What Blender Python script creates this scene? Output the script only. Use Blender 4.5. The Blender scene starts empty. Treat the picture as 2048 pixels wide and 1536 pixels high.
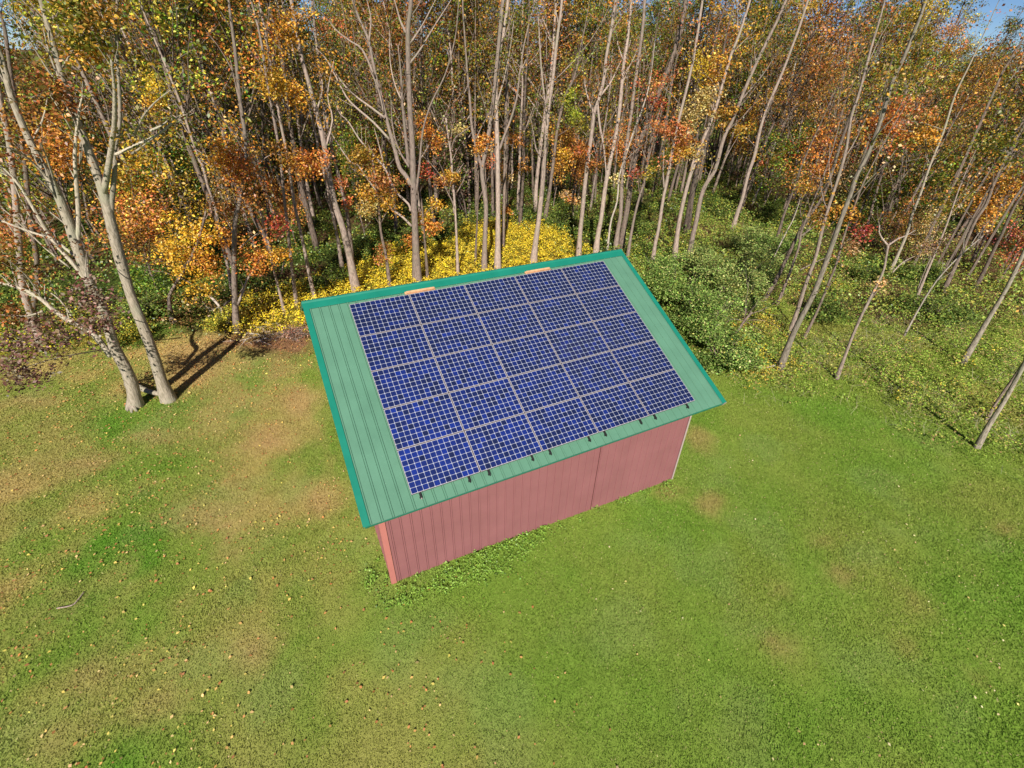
import bpy, math, random
import numpy as np
from mathutils import Vector, Matrix

rng = np.random.default_rng(7)
random.seed(7)
scene = bpy.context.scene
COL = scene.collection
rad = math.radians

# ------------------------------------------------------------------ camera pose (solved from the photograph)
F_PX = 950.895
CAM = np.array([-0.5193, -6.9947, 10.3290])
YAW, PITCH, ROLL = -0.470188, 0.961416, 0.023404
def rz(a):
    c, s = math.cos(a), math.sin(a); return np.array([[c, -s, 0], [s, c, 0], [0, 0, 1.]])
def rx(a):
    c, s = math.cos(a), math.sin(a); return np.array([[1., 0, 0], [0, c, -s], [0, s, c]])
RC = rz(YAW) @ rx(PITCH) @ rz(ROLL)
FWD = np.array([-math.sin(YAW), math.cos(YAW), 0.])
def project(P):
    c = (np.atleast_2d(P) - CAM) @ RC
    w = np.maximum(-c[:, 2], 1e-3)
    return 1024 + F_PX * c[:, 0] / w, 768 - F_PX * c[:, 1] / w, -c[:, 2]
def ray(x, y):
    return RC @ np.array([(x - 1024) / F_PX, -(y - 768) / F_PX, -1.])
def sstep(a, b, x):
    t = np.clip((np.asarray(x, float) - a) / (b - a), 0, 1); return t * t * (3 - 2 * t)

# ------------------------------------------------------------------ noise
def vnoise(x, y, seed=0):
    x = np.asarray(x, float); y = np.asarray(y, float)
    xi = np.floor(x).astype(np.int64); yi = np.floor(y).astype(np.int64)
    xf = x - xi; yf = y - yi
    u = xf * xf * (3 - 2 * xf); v = yf * yf * (3 - 2 * yf)
    def h(a, b):
        n = (a * 374761393 + b * 668265263 + seed * 974634777) & 0x7fffffff
        n = ((n ^ (n >> 13)) * 1274126177) & 0x7fffffff
        return ((n ^ (n >> 16)) & 0xffff) / 65535.
    return (h(xi, yi) * (1 - u) + h(xi + 1, yi) * u) * (1 - v) + (h(xi, yi + 1) * (1 - u) + h(xi + 1, yi + 1) * u) * v
def fbm(x, y, sc, seed=0, octs=4):
    t = 0; a = .5; tot = 0
    for k in range(octs):
        t = t + a * vnoise(x / sc * 2 ** k + 13.7 * k, y / sc * 2 ** k - 7.1 * k, seed + k); tot += a; a *= .55
    return t / tot

def gz(x, y):
    x = np.asarray(x, float); y = np.asarray(y, float)
    d = -.32 * sstep(0, 9, x) * (1 - sstep(4, 12, y))
    return d + .10 * (fbm(x, y, 7., 5, 2) - .5) * sstep(1.5, 5, np.hypot(np.maximum(np.maximum(-x, x - 9), 0), np.maximum(np.maximum(-y, y - 10), 0)))
def gp(x, y):
    d = ray(x, y); z = 0.
    for _ in range(6):
        t = (z - CAM[2]) / d[2]; P = CAM + t * d; z = float(gz(P[0], P[1]))
    return np.array([P[0], P[1], z])
def at(x, y, F):                       # point on the ray through a pixel, F metres ahead horizontally
    d = ray(x, y); return CAM + d * (F / float(d @ FWD))
def fdist(P): return float((np.asarray(P) - CAM) @ FWD)

# ------------------------------------------------------------------ mesh helpers
class MB:
    def __init__(s): s.v = []; s.f = []
    def box(s, x0, x1, y0, y1, z0, z1, M=None):
        n = len(s.v)
        P = [(x, y, z) for z in (z0, z1) for (x, y) in ((x0, y0), (x1, y0), (x1, y1), (x0, y1))]
        if M is not None: P = [M(*p) for p in P]
        s.v += [tuple(p) for p in P]
        s.f += [tuple(n + i for i in q) for q in ((3, 2, 1, 0), (4, 5, 6, 7), (0, 1, 5, 4), (1, 2, 6, 5), (2, 3, 7, 6), (3, 0, 4, 7))]
    def tube(s, pts, rads, sides=8, wob=0.):
        pts = [np.asarray(p, float) for p in pts]; n0 = len(s.v); K = len(pts)
        up = np.array([.31, .95, .05])
        for i, (p, r) in enumerate(zip(pts, rads)):
            t = pts[min(i + 1, K - 1)] - pts[max(i - 1, 0)]; t = t / (np.linalg.norm(t) + 1e-9)
            a = np.cross(t, up); a /= np.linalg.norm(a) + 1e-9; b = np.cross(t, a)
            for k in range(sides):
                th = 2 * math.pi * k / sides; rr = r * (1 + wob * math.sin(3 * th + i * .7) + wob * .6 * math.sin(7 * th + i * 1.9))
                s.v.append(tuple(p + rr * (math.cos(th) * a + math.sin(th) * b)))
        for i in range(K - 1):
            for k in range(sides):
                k2 = (k + 1) % sides; a = n0 + i * sides
                s.f.append((a + k, a + k2, a + sides + k2, a + sides + k))
        s.f.append(tuple(n0 + k for k in range(sides))[::-1]); s.f.append(tuple(n0 + (K - 1) * sides + k for k in range(sides)))
    def prism(s, poly, A, B):          # poly points mapped through A(p) and B(p)
        n = len(s.v); m = len(poly)
        s.v += [tuple(A(*p)) for p in poly] + [tuple(B(*p)) for p in poly]
        for i in range(m):
            j = (i + 1) % m; s.f.append((n + i, n + j, n + m + j, n + m + i))
        s.f.append(tuple(n + i for i in range(m))[::-1]); s.f.append(tuple(n + m + i for i in range(m)))
    def mesh(s, name, mat, off=(0, 0, 0), smooth=False):
        me = bpy.data.meshes.new(name); o = np.array(off)
        me.from_pydata([tuple(np.array(v) - o) for v in s.v], [], s.f); me.update()
        if mat: me.materials.append(mat)
        if smooth: me.polygons.foreach_set('use_smooth', [True] * len(me.polygons))
        return me
def link(name, me, parent=None, loc=(0, 0, 0)):
    o = bpy.data.objects.new(name, me); COL.objects.link(o); o.parent = parent; o.location = loc; return o
def tag(o, label=None, cat=None, group=None, kind=None):
    for k, v in (('label', label), ('category', cat), ('group', group), ('kind', kind)):
        if v: o[k] = v
    return o
def empty(name, loc, label, cat, group=None):
    o = bpy.data.objects.new(name, None); COL.objects.link(o); o.location = loc; o.empty_display_size = .2
    return tag(o, label, cat, group)
def raw_mesh(name, V, nper, colors, mat):
    """V: (n*nper,3) vertices of n separate faces with nper corners; colors (n,3)"""
    n = len(V) // nper; me = bpy.data.meshes.new(name)
    me.vertices.add(n * nper); me.vertices.foreach_set('co', V.astype(np.float32).ravel())
    me.loops.add(n * nper); me.loops.foreach_set('vertex_index', np.arange(n * nper, dtype=np.int32))
    me.polygons.add(n); me.polygons.foreach_set('loop_start', np.arange(0, n * nper, nper, dtype=np.int32))
    me.update(calc_edges=True)
    at_ = me.attributes.new('col', 'FLOAT_COLOR', 'POINT')
    c = np.ones((n * nper, 4), np.float32); c[:, :3] = np.repeat(np.clip(colors, 0, 1), nper, axis=0)
    at_.data.foreach_set('color', c.ravel()); me.materials.append(mat); return me
def rand_dirs(n, r=rng):
    v = r.normal(size=(n, 3)); return v / np.linalg.norm(v, axis=1, keepdims=True)
def leaf_quads(C, size, up=0.5, aspect=.62, r=rng):
    n = len(C); N = rand_dirs(n, r); N[:, 2] = np.abs(N[:, 2]) + up; N /= np.linalg.norm(N, axis=1, keepdims=True)
    T = np.cross(N, rand_dirs(n, r)); T /= np.linalg.norm(T, axis=1, keepdims=True); B = np.cross(N, T)
    s = np.broadcast_to(size, (n,))[:, None] * .5; s = s * r.uniform(.7, 1.35, (n, 1))
    V = np.stack([C - T * s, C - B * s * aspect + T * s * .15 + N * s * .25, C + T * s, C + B * s * aspect + T * s * .1 + N * s * .25], axis=1)
    return V.reshape(-1, 3)
def pick(pal, n, r=rng, var=.16):
    pal = np.array(pal); c = pal[r.integers(0, len(pal), n)]
    return c * (1 + var * r.normal(size=(n, 1))) * (1 + .05 * r.normal(size=(n, 3)))

# ------------------------------------------------------------------ materials
def nmat(name):
    m = bpy.data.materials.new(name); m.use_nodes = True; nt = m.node_tree
    for n in list(nt.nodes): nt.nodes.remove(n)
    out = nt.nodes.new('ShaderNodeOutputMaterial'); return m, nt, out
def N(nt, t, **kw):
    n = nt.nodes.new(t)
    for k, v in kw.items():
        if hasattr(n, k): setattr(n, k, v)
        else: n.inputs[k].default_value = v
    return n
def ramp(nt, stops):
    r = nt.nodes.new('ShaderNodeValToRGB'); e = r.color_ramp.elements
    while len(e) < len(stops): e.new(.5)
    for el, (p, c) in zip(e, stops): el.position = p; el.color = tuple(c) + (1,)
    return r
def mix(nt, a, b, fac, mode='MIX'):
    m = nt.nodes.new('ShaderNodeMix'); m.data_type = 'RGBA'; m.blend_type = mode
    for s, v in ((m.inputs[0], fac), (m.inputs[6], a), (m.inputs[7], b)):
        if hasattr(v, 'is_output') or isinstance(v, bpy.types.NodeSocket): nt.links.new(v, s)
        else: s.default_value = v if not isinstance(v, tuple) or len(v) == 4 else tuple(v) + (1,)
    return m.outputs[2]
def leaf_mat(name, transl=.28, hue=.02, val=.25):
    m, nt, out = nmat(name); L = nt.links
    a = N(nt, 'ShaderNodeAttribute', attribute_name='col'); oi = N(nt, 'ShaderNodeObjectInfo')
    hs = N(nt, 'ShaderNodeHueSaturation')
    mr = N(nt, 'ShaderNodeMapRange'); mr.inputs[3].default_value = .5 - hue; mr.inputs[4].default_value = .5 + hue
    L.new(oi.outputs['Random'], mr.inputs[0]); L.new(mr.outputs[0], hs.inputs['Hue'])
    mu = N(nt, 'ShaderNodeMath', operation='MULTIPLY'); mu.inputs[1].default_value = 7.31; L.new(oi.outputs['Random'], mu.inputs[0])
    fr = N(nt, 'ShaderNodeMath', operation='FRACT'); L.new(mu.outputs[0], fr.inputs[0])
    m2 = N(nt, 'ShaderNodeMapRange'); m2.inputs[3].default_value = 1 - val; m2.inputs[4].default_value = 1 + val
    L.new(fr.outputs[0], m2.inputs[0]); L.new(m2.outputs[0], hs.inputs['Value'])
    L.new(a.outputs['Color'], hs.inputs['Color'])
    d = N(nt, 'ShaderNodeBsdfDiffuse'); t = N(nt, 'ShaderNodeBsdfTranslucent'); g = N(nt, 'ShaderNodeBsdfGlossy'); g.inputs['Roughness'].default_value = .45
    L.new(hs.outputs[0], d.inputs[0]); L.new(hs.outputs[0], t.inputs[0])
    x = N(nt, 'ShaderNodeMixShader'); x.inputs[0].default_value = transl; L.new(d.outputs[0], x.inputs[1]); L.new(t.outputs[0], x.inputs[2])
    y = N(nt, 'ShaderNodeMixShader'); y.inputs[0].default_value = .04; L.new(x.outputs[0], y.inputs[1]); L.new(g.outputs[0], y.inputs[2])
    L.new(y.outputs[0], out.inputs[0]); return m
def bark_mat(name, c1, c2, c3, scale=5.):
    m, nt, out = nmat(name); L = nt.links; tc = N(nt, 'ShaderNodeTexCoord'); oi = N(nt, 'ShaderNodeObjectInfo')
    mp = N(nt, 'ShaderNodeMapping'); mp.inputs['Scale'].default_value = (1, 1, .22); L.new(tc.outputs['Object'], mp.inputs[0])
    n1 = N(nt, 'ShaderNodeTexNoise', Scale=scale * 5, Detail=6.); L.new(mp.outputs[0], n1.inputs['Vector'])
    n2 = N(nt, 'ShaderNodeTexNoise', Scale=1.6, Detail=4.); L.new(tc.outputs['Object'], n2.inputs['Vector'])
    r1 = ramp(nt, [(.40, c2), (.56, c1)]); L.new(n1.outputs[0], r1.inputs[0])
    r2 = ramp(nt, [(.52, (0, 0, 0)), (.68, (1, 1, 1))]); L.new(n2.outputs[0], r2.inputs[0])
    c = mix(nt, r1.outputs[0], c3, r2.outputs[0])
    hs = N(nt, 'ShaderNodeHueSaturation'); m2 = N(nt, 'ShaderNodeMapRange'); m2.inputs[3].default_value = .62; m2.inputs[4].default_value = 1.15
    L.new(oi.outputs['Random'], m2.inputs[0]); L.new(m2.outputs[0], hs.inputs['Value']); L.new(c, hs.inputs['Color'])
    b = N(nt, 'ShaderNodeBsdfPrincipled'); b.inputs['Roughness'].default_value = .9; b.inputs['Specular IOR Level'].default_value = .15
    L.new(hs.outputs[0], b.inputs['Base Color'])
    bp = N(nt, 'ShaderNodeBump'); bp.inputs['Strength'].default_value = .8; bp.inputs['Distance'].default_value = .03
    L.new(n1.outputs[0], bp.inputs['Height']); L.new(bp.outputs[0], b.inputs['Normal']); L.new(b.outputs[0], out.inputs[0]); return m
def paint_mat(name, col, rough=.42, var=.06, scale=2.5, metal=0., dirt=None):
    m, nt, out = nmat(name); L = nt.links; tc = N(nt, 'ShaderNodeTexCoord')
    n1 = N(nt, 'ShaderNodeTexNoise', Scale=scale, Detail=6., Roughness=.6); L.new(tc.outputs['Object'], n1.inputs['Vector'])
    n3 = N(nt, 'ShaderNodeTexNoise', Scale=55., Detail=3.); L.new(tc.outputs['Object'], n3.inputs['Vector'])
    lo = tuple(x * (1 - var) for x in col); hi = tuple(min(1, x * (1 + var)) for x in col)
    r1 = ramp(nt, [(.3, lo), (.7, hi)]); L.new(n1.outputs[0], r1.inputs[0]); c = r1.outputs[0]
    r3 = ramp(nt, [(.3, (.93, .93, .93)), (.7, (1, 1, 1))]); L.new(n3.outputs[0], r3.inputs[0])
    c = mix(nt, c, r3.outputs[0], 1., 'MULTIPLY')
    if dirt:
        n4 = N(nt, 'ShaderNodeTexNoise', Scale=38., Detail=2.); mp = N(nt, 'ShaderNodeMapping'); L.new(tc.outputs['Object'], mp.inputs[0]); L.new(mp.outputs[0], n4.inputs['Vector'])
        r4 = ramp(nt, [(.70, (0, 0, 0)), (.76, (1, 1, 1))]); L.new(n4.outputs[0], r4.inputs[0]); c = mix(nt, c, dirt, r4.outputs[0])
    b = N(nt, 'ShaderNodeBsdfPrincipled'); b.inputs['Roughness'].default_value = rough; b.inputs['Metallic'].default_value = metal
    L.new(c, b.inputs['Base Color']); L.new(b.outputs[0], out.inputs[0])
    rr = N(nt, 'ShaderNodeMapRange'); rr.inputs[3].default_value = rough - .06; rr.inputs[4].default_value = rough + .1
    L.new(n1.outputs[0], rr.inputs[0]); L.new(rr.outputs[0], b.inputs['Roughness'])
    return m

LEAF = leaf_mat('leaf'); LEAFN = leaf_mat('ground_leaf', .15, 0., 0.)
BARK = bark_mat('bark', (.41, .32, .27), (.25, .195, .165), (.31, .27, .21))
BARKG = bark_mat('grey_green_bark', (.50, .43, .34), (.33, .285, .215), (.40, .38, .28))
BARKM = bark_mat('mid_grey_bark', (.34, .29, .235), (.20, .17, .135), (.27, .26, .19))
BARKD = bark_mat('dark_bark', (.25, .19, .155), (.12, .09, .075), (.18, .16, .12))
BARKW = bark_mat('bleached_wood', (.62, .54, .46), (.42, .35, .30), (.50, .46, .38))
def blade_mat():
    m, nt, out = nmat('grass_blade'); L = nt.links; a = N(nt, 'ShaderNodeAttribute', attribute_name='col')
    d = N(nt, 'ShaderNodeBsdfDiffuse'); t = N(nt, 'ShaderNodeBsdfTranslucent'); x = N(nt, 'ShaderNodeMixShader'); x.inputs[0].default_value = .4
    L.new(a.outputs['Color'], d.inputs[0]); L.new(a.outputs['Color'], t.inputs[0]); L.new(d.outputs[0], x.inputs[1]); L.new(t.outputs[0], x.inputs[2]); L.new(x.outputs[0], out.inputs[0]); return m
BLADE = blade_mat()
def ground_mat():
    m, nt, out = nmat('turf_and_soil'); L = nt.links; a = N(nt, 'ShaderNodeAttribute', attribute_name='col'); tc = N(nt, 'ShaderNodeTexCoord')
    c = a.outputs['Color']
    for sc, lo, hi in ((3.2, .88, 1.12), (14., .86, 1.14), (60., .8, 1.18)):
        n = N(nt, 'ShaderNodeTexNoise', Scale=sc, Detail=5., Roughness=.65); L.new(tc.outputs['Object'], n.inputs['Vector'])
        r = ramp(nt, [(.3, (lo, lo * .98, lo)), (.7, (min(hi, 2), hi * .99, hi))]); L.new(n.outputs[0], r.inputs[0]); c = mix(nt, c, r.outputs[0], 1., 'MULTIPLY')
    b = N(nt, 'ShaderNodeBsdfDiffuse'); L.new(c, b.inputs[0])
    bp = N(nt, 'ShaderNodeBump'); bp.inputs['Strength'].default_value = .6; bp.inputs['Distance'].default_value = .05
    L.new(n.outputs[0], bp.inputs['Height']); L.new(bp.outputs[0], b.inputs['Normal']); L.new(b.outputs[0], out.inputs[0]); return m

# ------------------------------------------------------------------ zones (outlines on the ground, in metres)
def zone(px): return np.array([gp(x, y)[:2] for x, y in px])
def inside(poly, x, y):
    x = np.asarray(x, float); y = np.asarray(y, float); c = np.zeros(x.shape, bool); n = len(poly)
    for i in range(n):
        x0, y0 = poly[i]; x1, y1 = poly[(i + 1) % n]
        k = ((y0 > y) != (y1 > y)) & (x < (x1 - x0) * (y - y0) / (y1 - y0 + 1e-12) + x0); c ^= k
    return c
def soft(poly, x, y, amp=.6, r=.5, seed=1):
    x = np.asarray(x, float); y = np.asarray(y, float); sh = x.shape; x = x.ravel(); y = y.ravel(); res = np.zeros(x.shape); m = amp + r
    k = (x > poly[:, 0].min() - m) & (x < poly[:, 0].max() + m) & (y > poly[:, 1].min() - m) & (y < poly[:, 1].max() + m)
    if not k.any(): return res.reshape(sh)
    x = x[k]; y = y[k]; w = 0.; nx_ = amp * 2 * (fbm(x, y, 1.6, seed, 3) - .5); ny_ = amp * 2 * (fbm(x, y, 1.6, seed + 9, 3) - .5)
    for dx, dy in ((0, 0), (r, 0), (-r, 0), (0, r), (0, -r)):
        w = w + inside(poly, x + dx + nx_, y + dy + ny_)
    res[k] = w / 5.
    return res.reshape(sh)
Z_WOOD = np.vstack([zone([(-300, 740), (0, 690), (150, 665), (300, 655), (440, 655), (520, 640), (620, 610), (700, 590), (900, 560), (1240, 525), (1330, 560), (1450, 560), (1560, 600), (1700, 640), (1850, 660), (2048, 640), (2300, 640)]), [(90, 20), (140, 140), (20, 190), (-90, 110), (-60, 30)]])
Z_YEL = zone([(620, 665), (480, 672), (445, 650), (570, 590), (690, 545), (740, 492), (800, 500), (880, 492), (950, 448), (1080, 452), (1150, 492), (1180, 540), (1000, 600), (800, 640)])
Z_YEL2 = zone([(-250, 760), (0, 722), (130, 700), (265, 668), (300, 640), (240, 615), (130, 640), (0, 662), (-250, 700)])
Z_WEED = zone([(1235, 520), (1300, 560), (1440, 735), (1500, 755), (1600, 780), (1750, 815), (1900, 870), (2048, 915), (2400, 960), (2300, 600), (2048, 560), (1900, 560), (1700, 540), (1500, 440), (1300, 430), (1180, 440)])
Z_LITTER = zone([(430, 690), (470, 665), (600, 640), (640, 680), (600, 712), (450, 700)])
Z_TAN = zone([(300, 760), (330, 700), (430, 655), (480, 670), (400, 760), (350, 800)])
Z_WARM = zone([(300, 850), (400, 690), (600, 690), (660, 860), (690, 1000), (520, 980), (400, 920)])
Z_WARM2 = zone([(-200, 820), (120, 790), (250, 830), (200, 960), (60, 1000), (-200, 960)])
Z_ORNG = zone([(1440, 700), (1470, 620), (1540, 640), (1580, 720), (1540, 770), (1460, 760)])
Z_BROWN = [(zone([(x - w, y), (x, y - h), (x + w, y), (x, y + h)])) for x, y, w, h in
           ((490, 852, 22, 14), (455, 965, 20, 16), (560, 740, 45, 25), (600, 800, 50, 40), (520, 880, 60, 30), (380, 1175, 26, 14), (145, 1215, 42, 22), (180, 930, 60, 25),
            (460, 1090, 45, 25), (500, 1290, 60, 45), (330, 1400, 90, 30), (200, 1330, 50, 60), (400, 1040, 90, 30), (640, 1000, 40, 50), (60, 800, 80, 22), (300, 880, 80, 20), (120, 1480, 90, 35))]
Z_BRR = [(zone([(x - w, y), (x, y - h), (x + w, y), (x, y + h)])) for x, y, w, h in
         ((1400, 880, 30, 30), (1420, 1010, 45, 30), (1640, 1085, 28, 10), (1560, 1180, 26, 12), (1830, 1210, 22, 12), (1560, 1290, 40, 20), (2010, 1060, 30, 12), (1820, 1295, 30, 14), (1960, 1360, 30, 10), (1340, 985, 40, 12), (1680, 1150, 40, 18))]
GREEN = np.array([.186, .305, .044]); OLIVE = np.array([.270, .310, .066]); RICH = np.array([.110, .275, .026]); TAN = np.array([.50, .35, .15])
PINK = np.array([.52, .315, .17]); SOIL = np.array([.14, .085, .045]); YEL = np.array([.35, .26, .03]); WEEDC = np.array([.24, .32, .055])
def ground_col(x, y):
    x = np.asarray(x, float); y = np.asarray(y, float); L = lambda a, b, t: a + (b - a) * t[..., None]
    left = 1 - sstep(-3, 3, x + .25 * y)
    c = L(np.broadcast_to(GREEN, x.shape + (3,)), OLIVE, sstep(.40, .72, fbm(x, y, 4.5, 21)) * .5)
    c = L(c, RICH, sstep(.52, .70, fbm(x, y, 3.2, 31)) * (.22 + .68 * left))
    c = L(c, np.array([.46, .36, .13]), sstep(.42, .76, fbm(x, y, 2.4, 41)) * (.16 + .75 * left * (.35 + .65 * sstep(-1, 5, y))))
    c = L(c, np.array([.23, .33, .09]), sstep(.55, .75, fbm(x, y, 1.4, 43)) * .4)
    c = L(c, np.array([.46, .34, .14]), np.maximum(soft(Z_WARM, x, y, 1.2, 1.3, 51), .8 * soft(Z_WARM2, x, y, 1.2, 1.3, 52)) * (.2 + .42 * sstep(.35, .65, fbm(x, y, 1.3, 53))))
    for i, z in enumerate(Z_BROWN): c = L(c, PINK, soft(z, x, y, .45, .3, 60 + i) * .42)
    for i, z in enumerate(Z_BRR): c = L(c, TAN * .8, soft(z, x, y, .3, .2, 90 + i) * .6)
    c = L(c, WEEDC, .5 * soft(Z_WEED, x, y, 1.2, .8, 3) + .5 * soft(Z_WEED, x, y, 2.6, 2.2, 33))
    c = L(c, np.array([.34, .29, .09]), soft(Z_WEED, x, y, 1.2, .8, 3) * sstep(.5, .68, fbm(x, y, 1.9, 45)) * .45)
    c = L(c, TAN, soft(Z_TAN, x, y, .5, .5, 5) * .8); c = L(c, np.array([.30, .17, .09]), soft(Z_LITTER, x, y, .4, .4, 6))
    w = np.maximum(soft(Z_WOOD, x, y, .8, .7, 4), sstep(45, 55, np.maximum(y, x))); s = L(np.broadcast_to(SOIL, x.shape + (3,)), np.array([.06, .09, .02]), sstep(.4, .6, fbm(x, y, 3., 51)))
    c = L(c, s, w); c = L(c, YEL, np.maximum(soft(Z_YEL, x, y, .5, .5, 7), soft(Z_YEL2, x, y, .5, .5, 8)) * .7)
    return c

# ------------------------------------------------------------------ ground sheet
def axis(a, b, step, far):
    core = list(np.arange(a, b + 1e-6, step)); lo = []; hi = []; d = step; p = a
    while p > -far: d *= 1.35; p -= d; lo.append(p)
    d = step; p = b
    while p < far: d *= 1.35; p += d; hi.append(p)
    return np.array(lo[::-1] + core + hi)
gx = np.concatenate([axis(-16, 40, .25, 900.)[:-1][axis(-16, 40, .25, 900.)[:-1] <= 40], np.arange(41, 90, 1.), axis(0, 90, 5, 900.)[axis(0, 90, 5, 900.) >= 90]]); gy = np.concatenate([axis(-14, 34, .25, 900.)[axis(-14, 34, .25, 900.) <= 34], np.arange(35, 80, 1.), axis(0, 80, 5, 900.)[axis(0, 80, 5, 900.) >= 80]])
GX, GY = np.meshgrid(gx, gy); nx, ny = len(gx), len(gy)
GZ = gz(GX, GY) + .02 * (fbm(GX, GY, .8, 71, 3) - .5)
me = bpy.data.meshes.new('ground'); V = np.stack([GX, GY, GZ], -1).reshape(-1, 3)
idx = np.arange(nx * ny).reshape(ny, nx)
Q = np.stack([idx[:-1, :-1], idx[:-1, 1:], idx[1:, 1:], idx[1:, :-1]], -1).reshape(-1, 4)
me.vertices.add(len(V)); me.vertices.foreach_set('co', V.astype(np.float32).ravel()); me.loops.add(Q.size); me.loops.foreach_set('vertex_index', Q.astype(np.int32).ravel())
me.polygons.add(len(Q)); me.polygons.foreach_set('loop_start', np.arange(0, Q.size, 4, dtype=np.int32)); me.update(calc_edges=True)
me.polygons.foreach_set('use_smooth', np.ones(len(Q), bool))
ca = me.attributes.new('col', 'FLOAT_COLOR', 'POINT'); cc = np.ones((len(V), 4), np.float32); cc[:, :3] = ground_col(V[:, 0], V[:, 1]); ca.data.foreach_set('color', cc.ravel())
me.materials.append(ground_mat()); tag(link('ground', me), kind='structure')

# ------------------------------------------------------------------ things lying on the ground that nobody could count
def in_view(x, y, z=0., m=60):
    P = np.stack([x, y, np.broadcast_to(z, x.shape)], -1); px, py, w = project(P)
    return (w > .5) & (px > -m) & (px < 2048 + m) & (py > -m) & (py < 1536 + m)
def under_shed(x, y): return (x > .02) & (x < 8.58) & (y > .02) & (y < 10.1)
def hidden(x, y): return (x > .02) & (x < 8.4) & (y > .02) & (y < 11.5)
def sample(n, x0, x1, y0, y1, r=rng): return r.uniform(x0, x1, n), r.uniform(y0, y1, n)

def lawn_grass():
    x, y = sample(2300000, -13, 34, -12, 22); d = np.hypot(x - CAM[0], y - CAM[1])
    keep = in_view(x, y) & ~hidden(x, y) & (rng.random(len(x)) < np.clip(1.25 - d / 32, .3, 1)) & (soft(Z_WOOD, x, y, .8, .7, 4) < .5)
    x, y, d = x[keep], y[keep], d[keep]; n = len(x); h = rng.uniform(.014, .036, n) * (1 + .6 * fbm(x, y, 1.2, 81)) * (1 + .9 * soft(Z_WEED, x, y, 1.2, .8, 3))
    th = rng.uniform(0, 2 * math.pi, n); w = .006 + .0008 * d
    tl = rng.uniform(.5, 1.45, n); ph = rng.uniform(0, 2 * math.pi, n); z = gz(x, y)
    B = np.stack([x, y, z], -1); S = np.stack([np.cos(th), np.sin(th), 0 * th], -1) * w[:, None]
    T = B + np.stack([np.cos(ph) * np.sin(tl) * h, np.sin(ph) * np.sin(tl) * h, np.cos(tl) * h + .01], -1)
    V = np.stack([B - S, B + S, T], 1).reshape(-1, 3)
    c = ground_col(x, y) * 1.13 * (1 + .16 * rng.normal(size=(n, 1)))
    dry = rng.random(n) < .035; c[dry] = np.array([.50, .47, .2]) * rng.uniform(.6, 1.2, (dry.sum(), 1))
    return tag(link('grass', raw_mesh('grass', V, 3, c, BLADE)), label='short mown green grass of the lawn around the shed', cat='grass', kind='stuff')
lawn_grass()

def clumps(n, x0, x1, y0, y1, weight, per, hgt, spread, size, pal, top=None, up=.5, seed=1, vary=.18):
    r = np.random.default_rng(seed); x, y = sample(n, x0, x1, y0, y1, r)
    k = in_view(x, y, 0, 120) & ~hidden(x, y) & (r.random(n) < weight(x, y)); x, y = x[k], y[k]; m = len(x)
    H = hgt(x, y, r); sp = spread * r.uniform(.6, 1.4, m); tone = 1 + vary * r.normal(size=m); pi = r.integers(0, len(pal), m)
    P = np.repeat(np.stack([x, y, gz(x, y)], -1), per, 0); Hr = np.repeat(H, per); t = r.random(m * per) ** .6
    P = P + np.stack([r.normal(size=m * per) * np.repeat(sp, per) * (1.1 - .5 * t), r.normal(size=m * per) * np.repeat(sp, per) * (1.1 - .5 * t), t * Hr + .02], -1)
    c = np.array(pal)[np.repeat(pi, per)]; c = c * np.repeat(tone, per)[:, None] * (1 + .2 * r.normal(size=(m * per, 1))) * (1 + .05 * r.normal(size=(m * per, 3)))
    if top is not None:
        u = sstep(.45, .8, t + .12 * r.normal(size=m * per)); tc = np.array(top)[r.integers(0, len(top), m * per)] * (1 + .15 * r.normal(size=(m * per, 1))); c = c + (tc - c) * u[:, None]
    return leaf_quads(P, size * np.repeat(r.uniform(.8, 1.25, m), per), up, r=r), c
G1, G2, G3, G4 = (.13, .24, .035), (.18, .29, .05), (.085, .16, .03), (.25, .28, .06)
def stuff(name, parts, label, cat, mat=None):
    V = np.concatenate([p[0] for p in parts]); c = np.concatenate([p[1] for p in parts])
    return tag(link(name, raw_mesh(name, V, 4, c, mat or LEAFN)), label, cat, kind='stuff')
gap = lambda x, y, s, a=.38, b=.6: sstep(a, b, fbm(x, y, 1.8, s))
stuff('yellow_weeds', [
    clumps(12500, -6, 24, 12, 31, lambda x, y: soft(Z_YEL, x, y, .7, .6, 7) * (.72 + .28 * gap(x, y, 201)), 26, lambda x, y, r: r.uniform(.25, .7, len(x)), .2, .08,
           [(.26, .26, .04), (.40, .32, .05), (.16, .2, .03)], [(.95, .74, .03), (.92, .66, .05), (.95, .76, .10), (.82, .54, .04)], up=1.3, seed=11),
    clumps(4500, -16, -2, 14, 24, lambda x, y: soft(Z_YEL2, x, y, .9, .6, 8) * .8 * gap(x, y, 202), 24, lambda x, y, r: r.uniform(.3, .8, len(x)), .2, .08,
           [G1, G2, G4], [(.78, .66, .04), (.6, .56, .05), (.2, .27, .04)], up=1.2, seed=12)],
    'bright yellow flowering weeds massed at the edge of the wood behind the shed', 'weeds')
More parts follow.
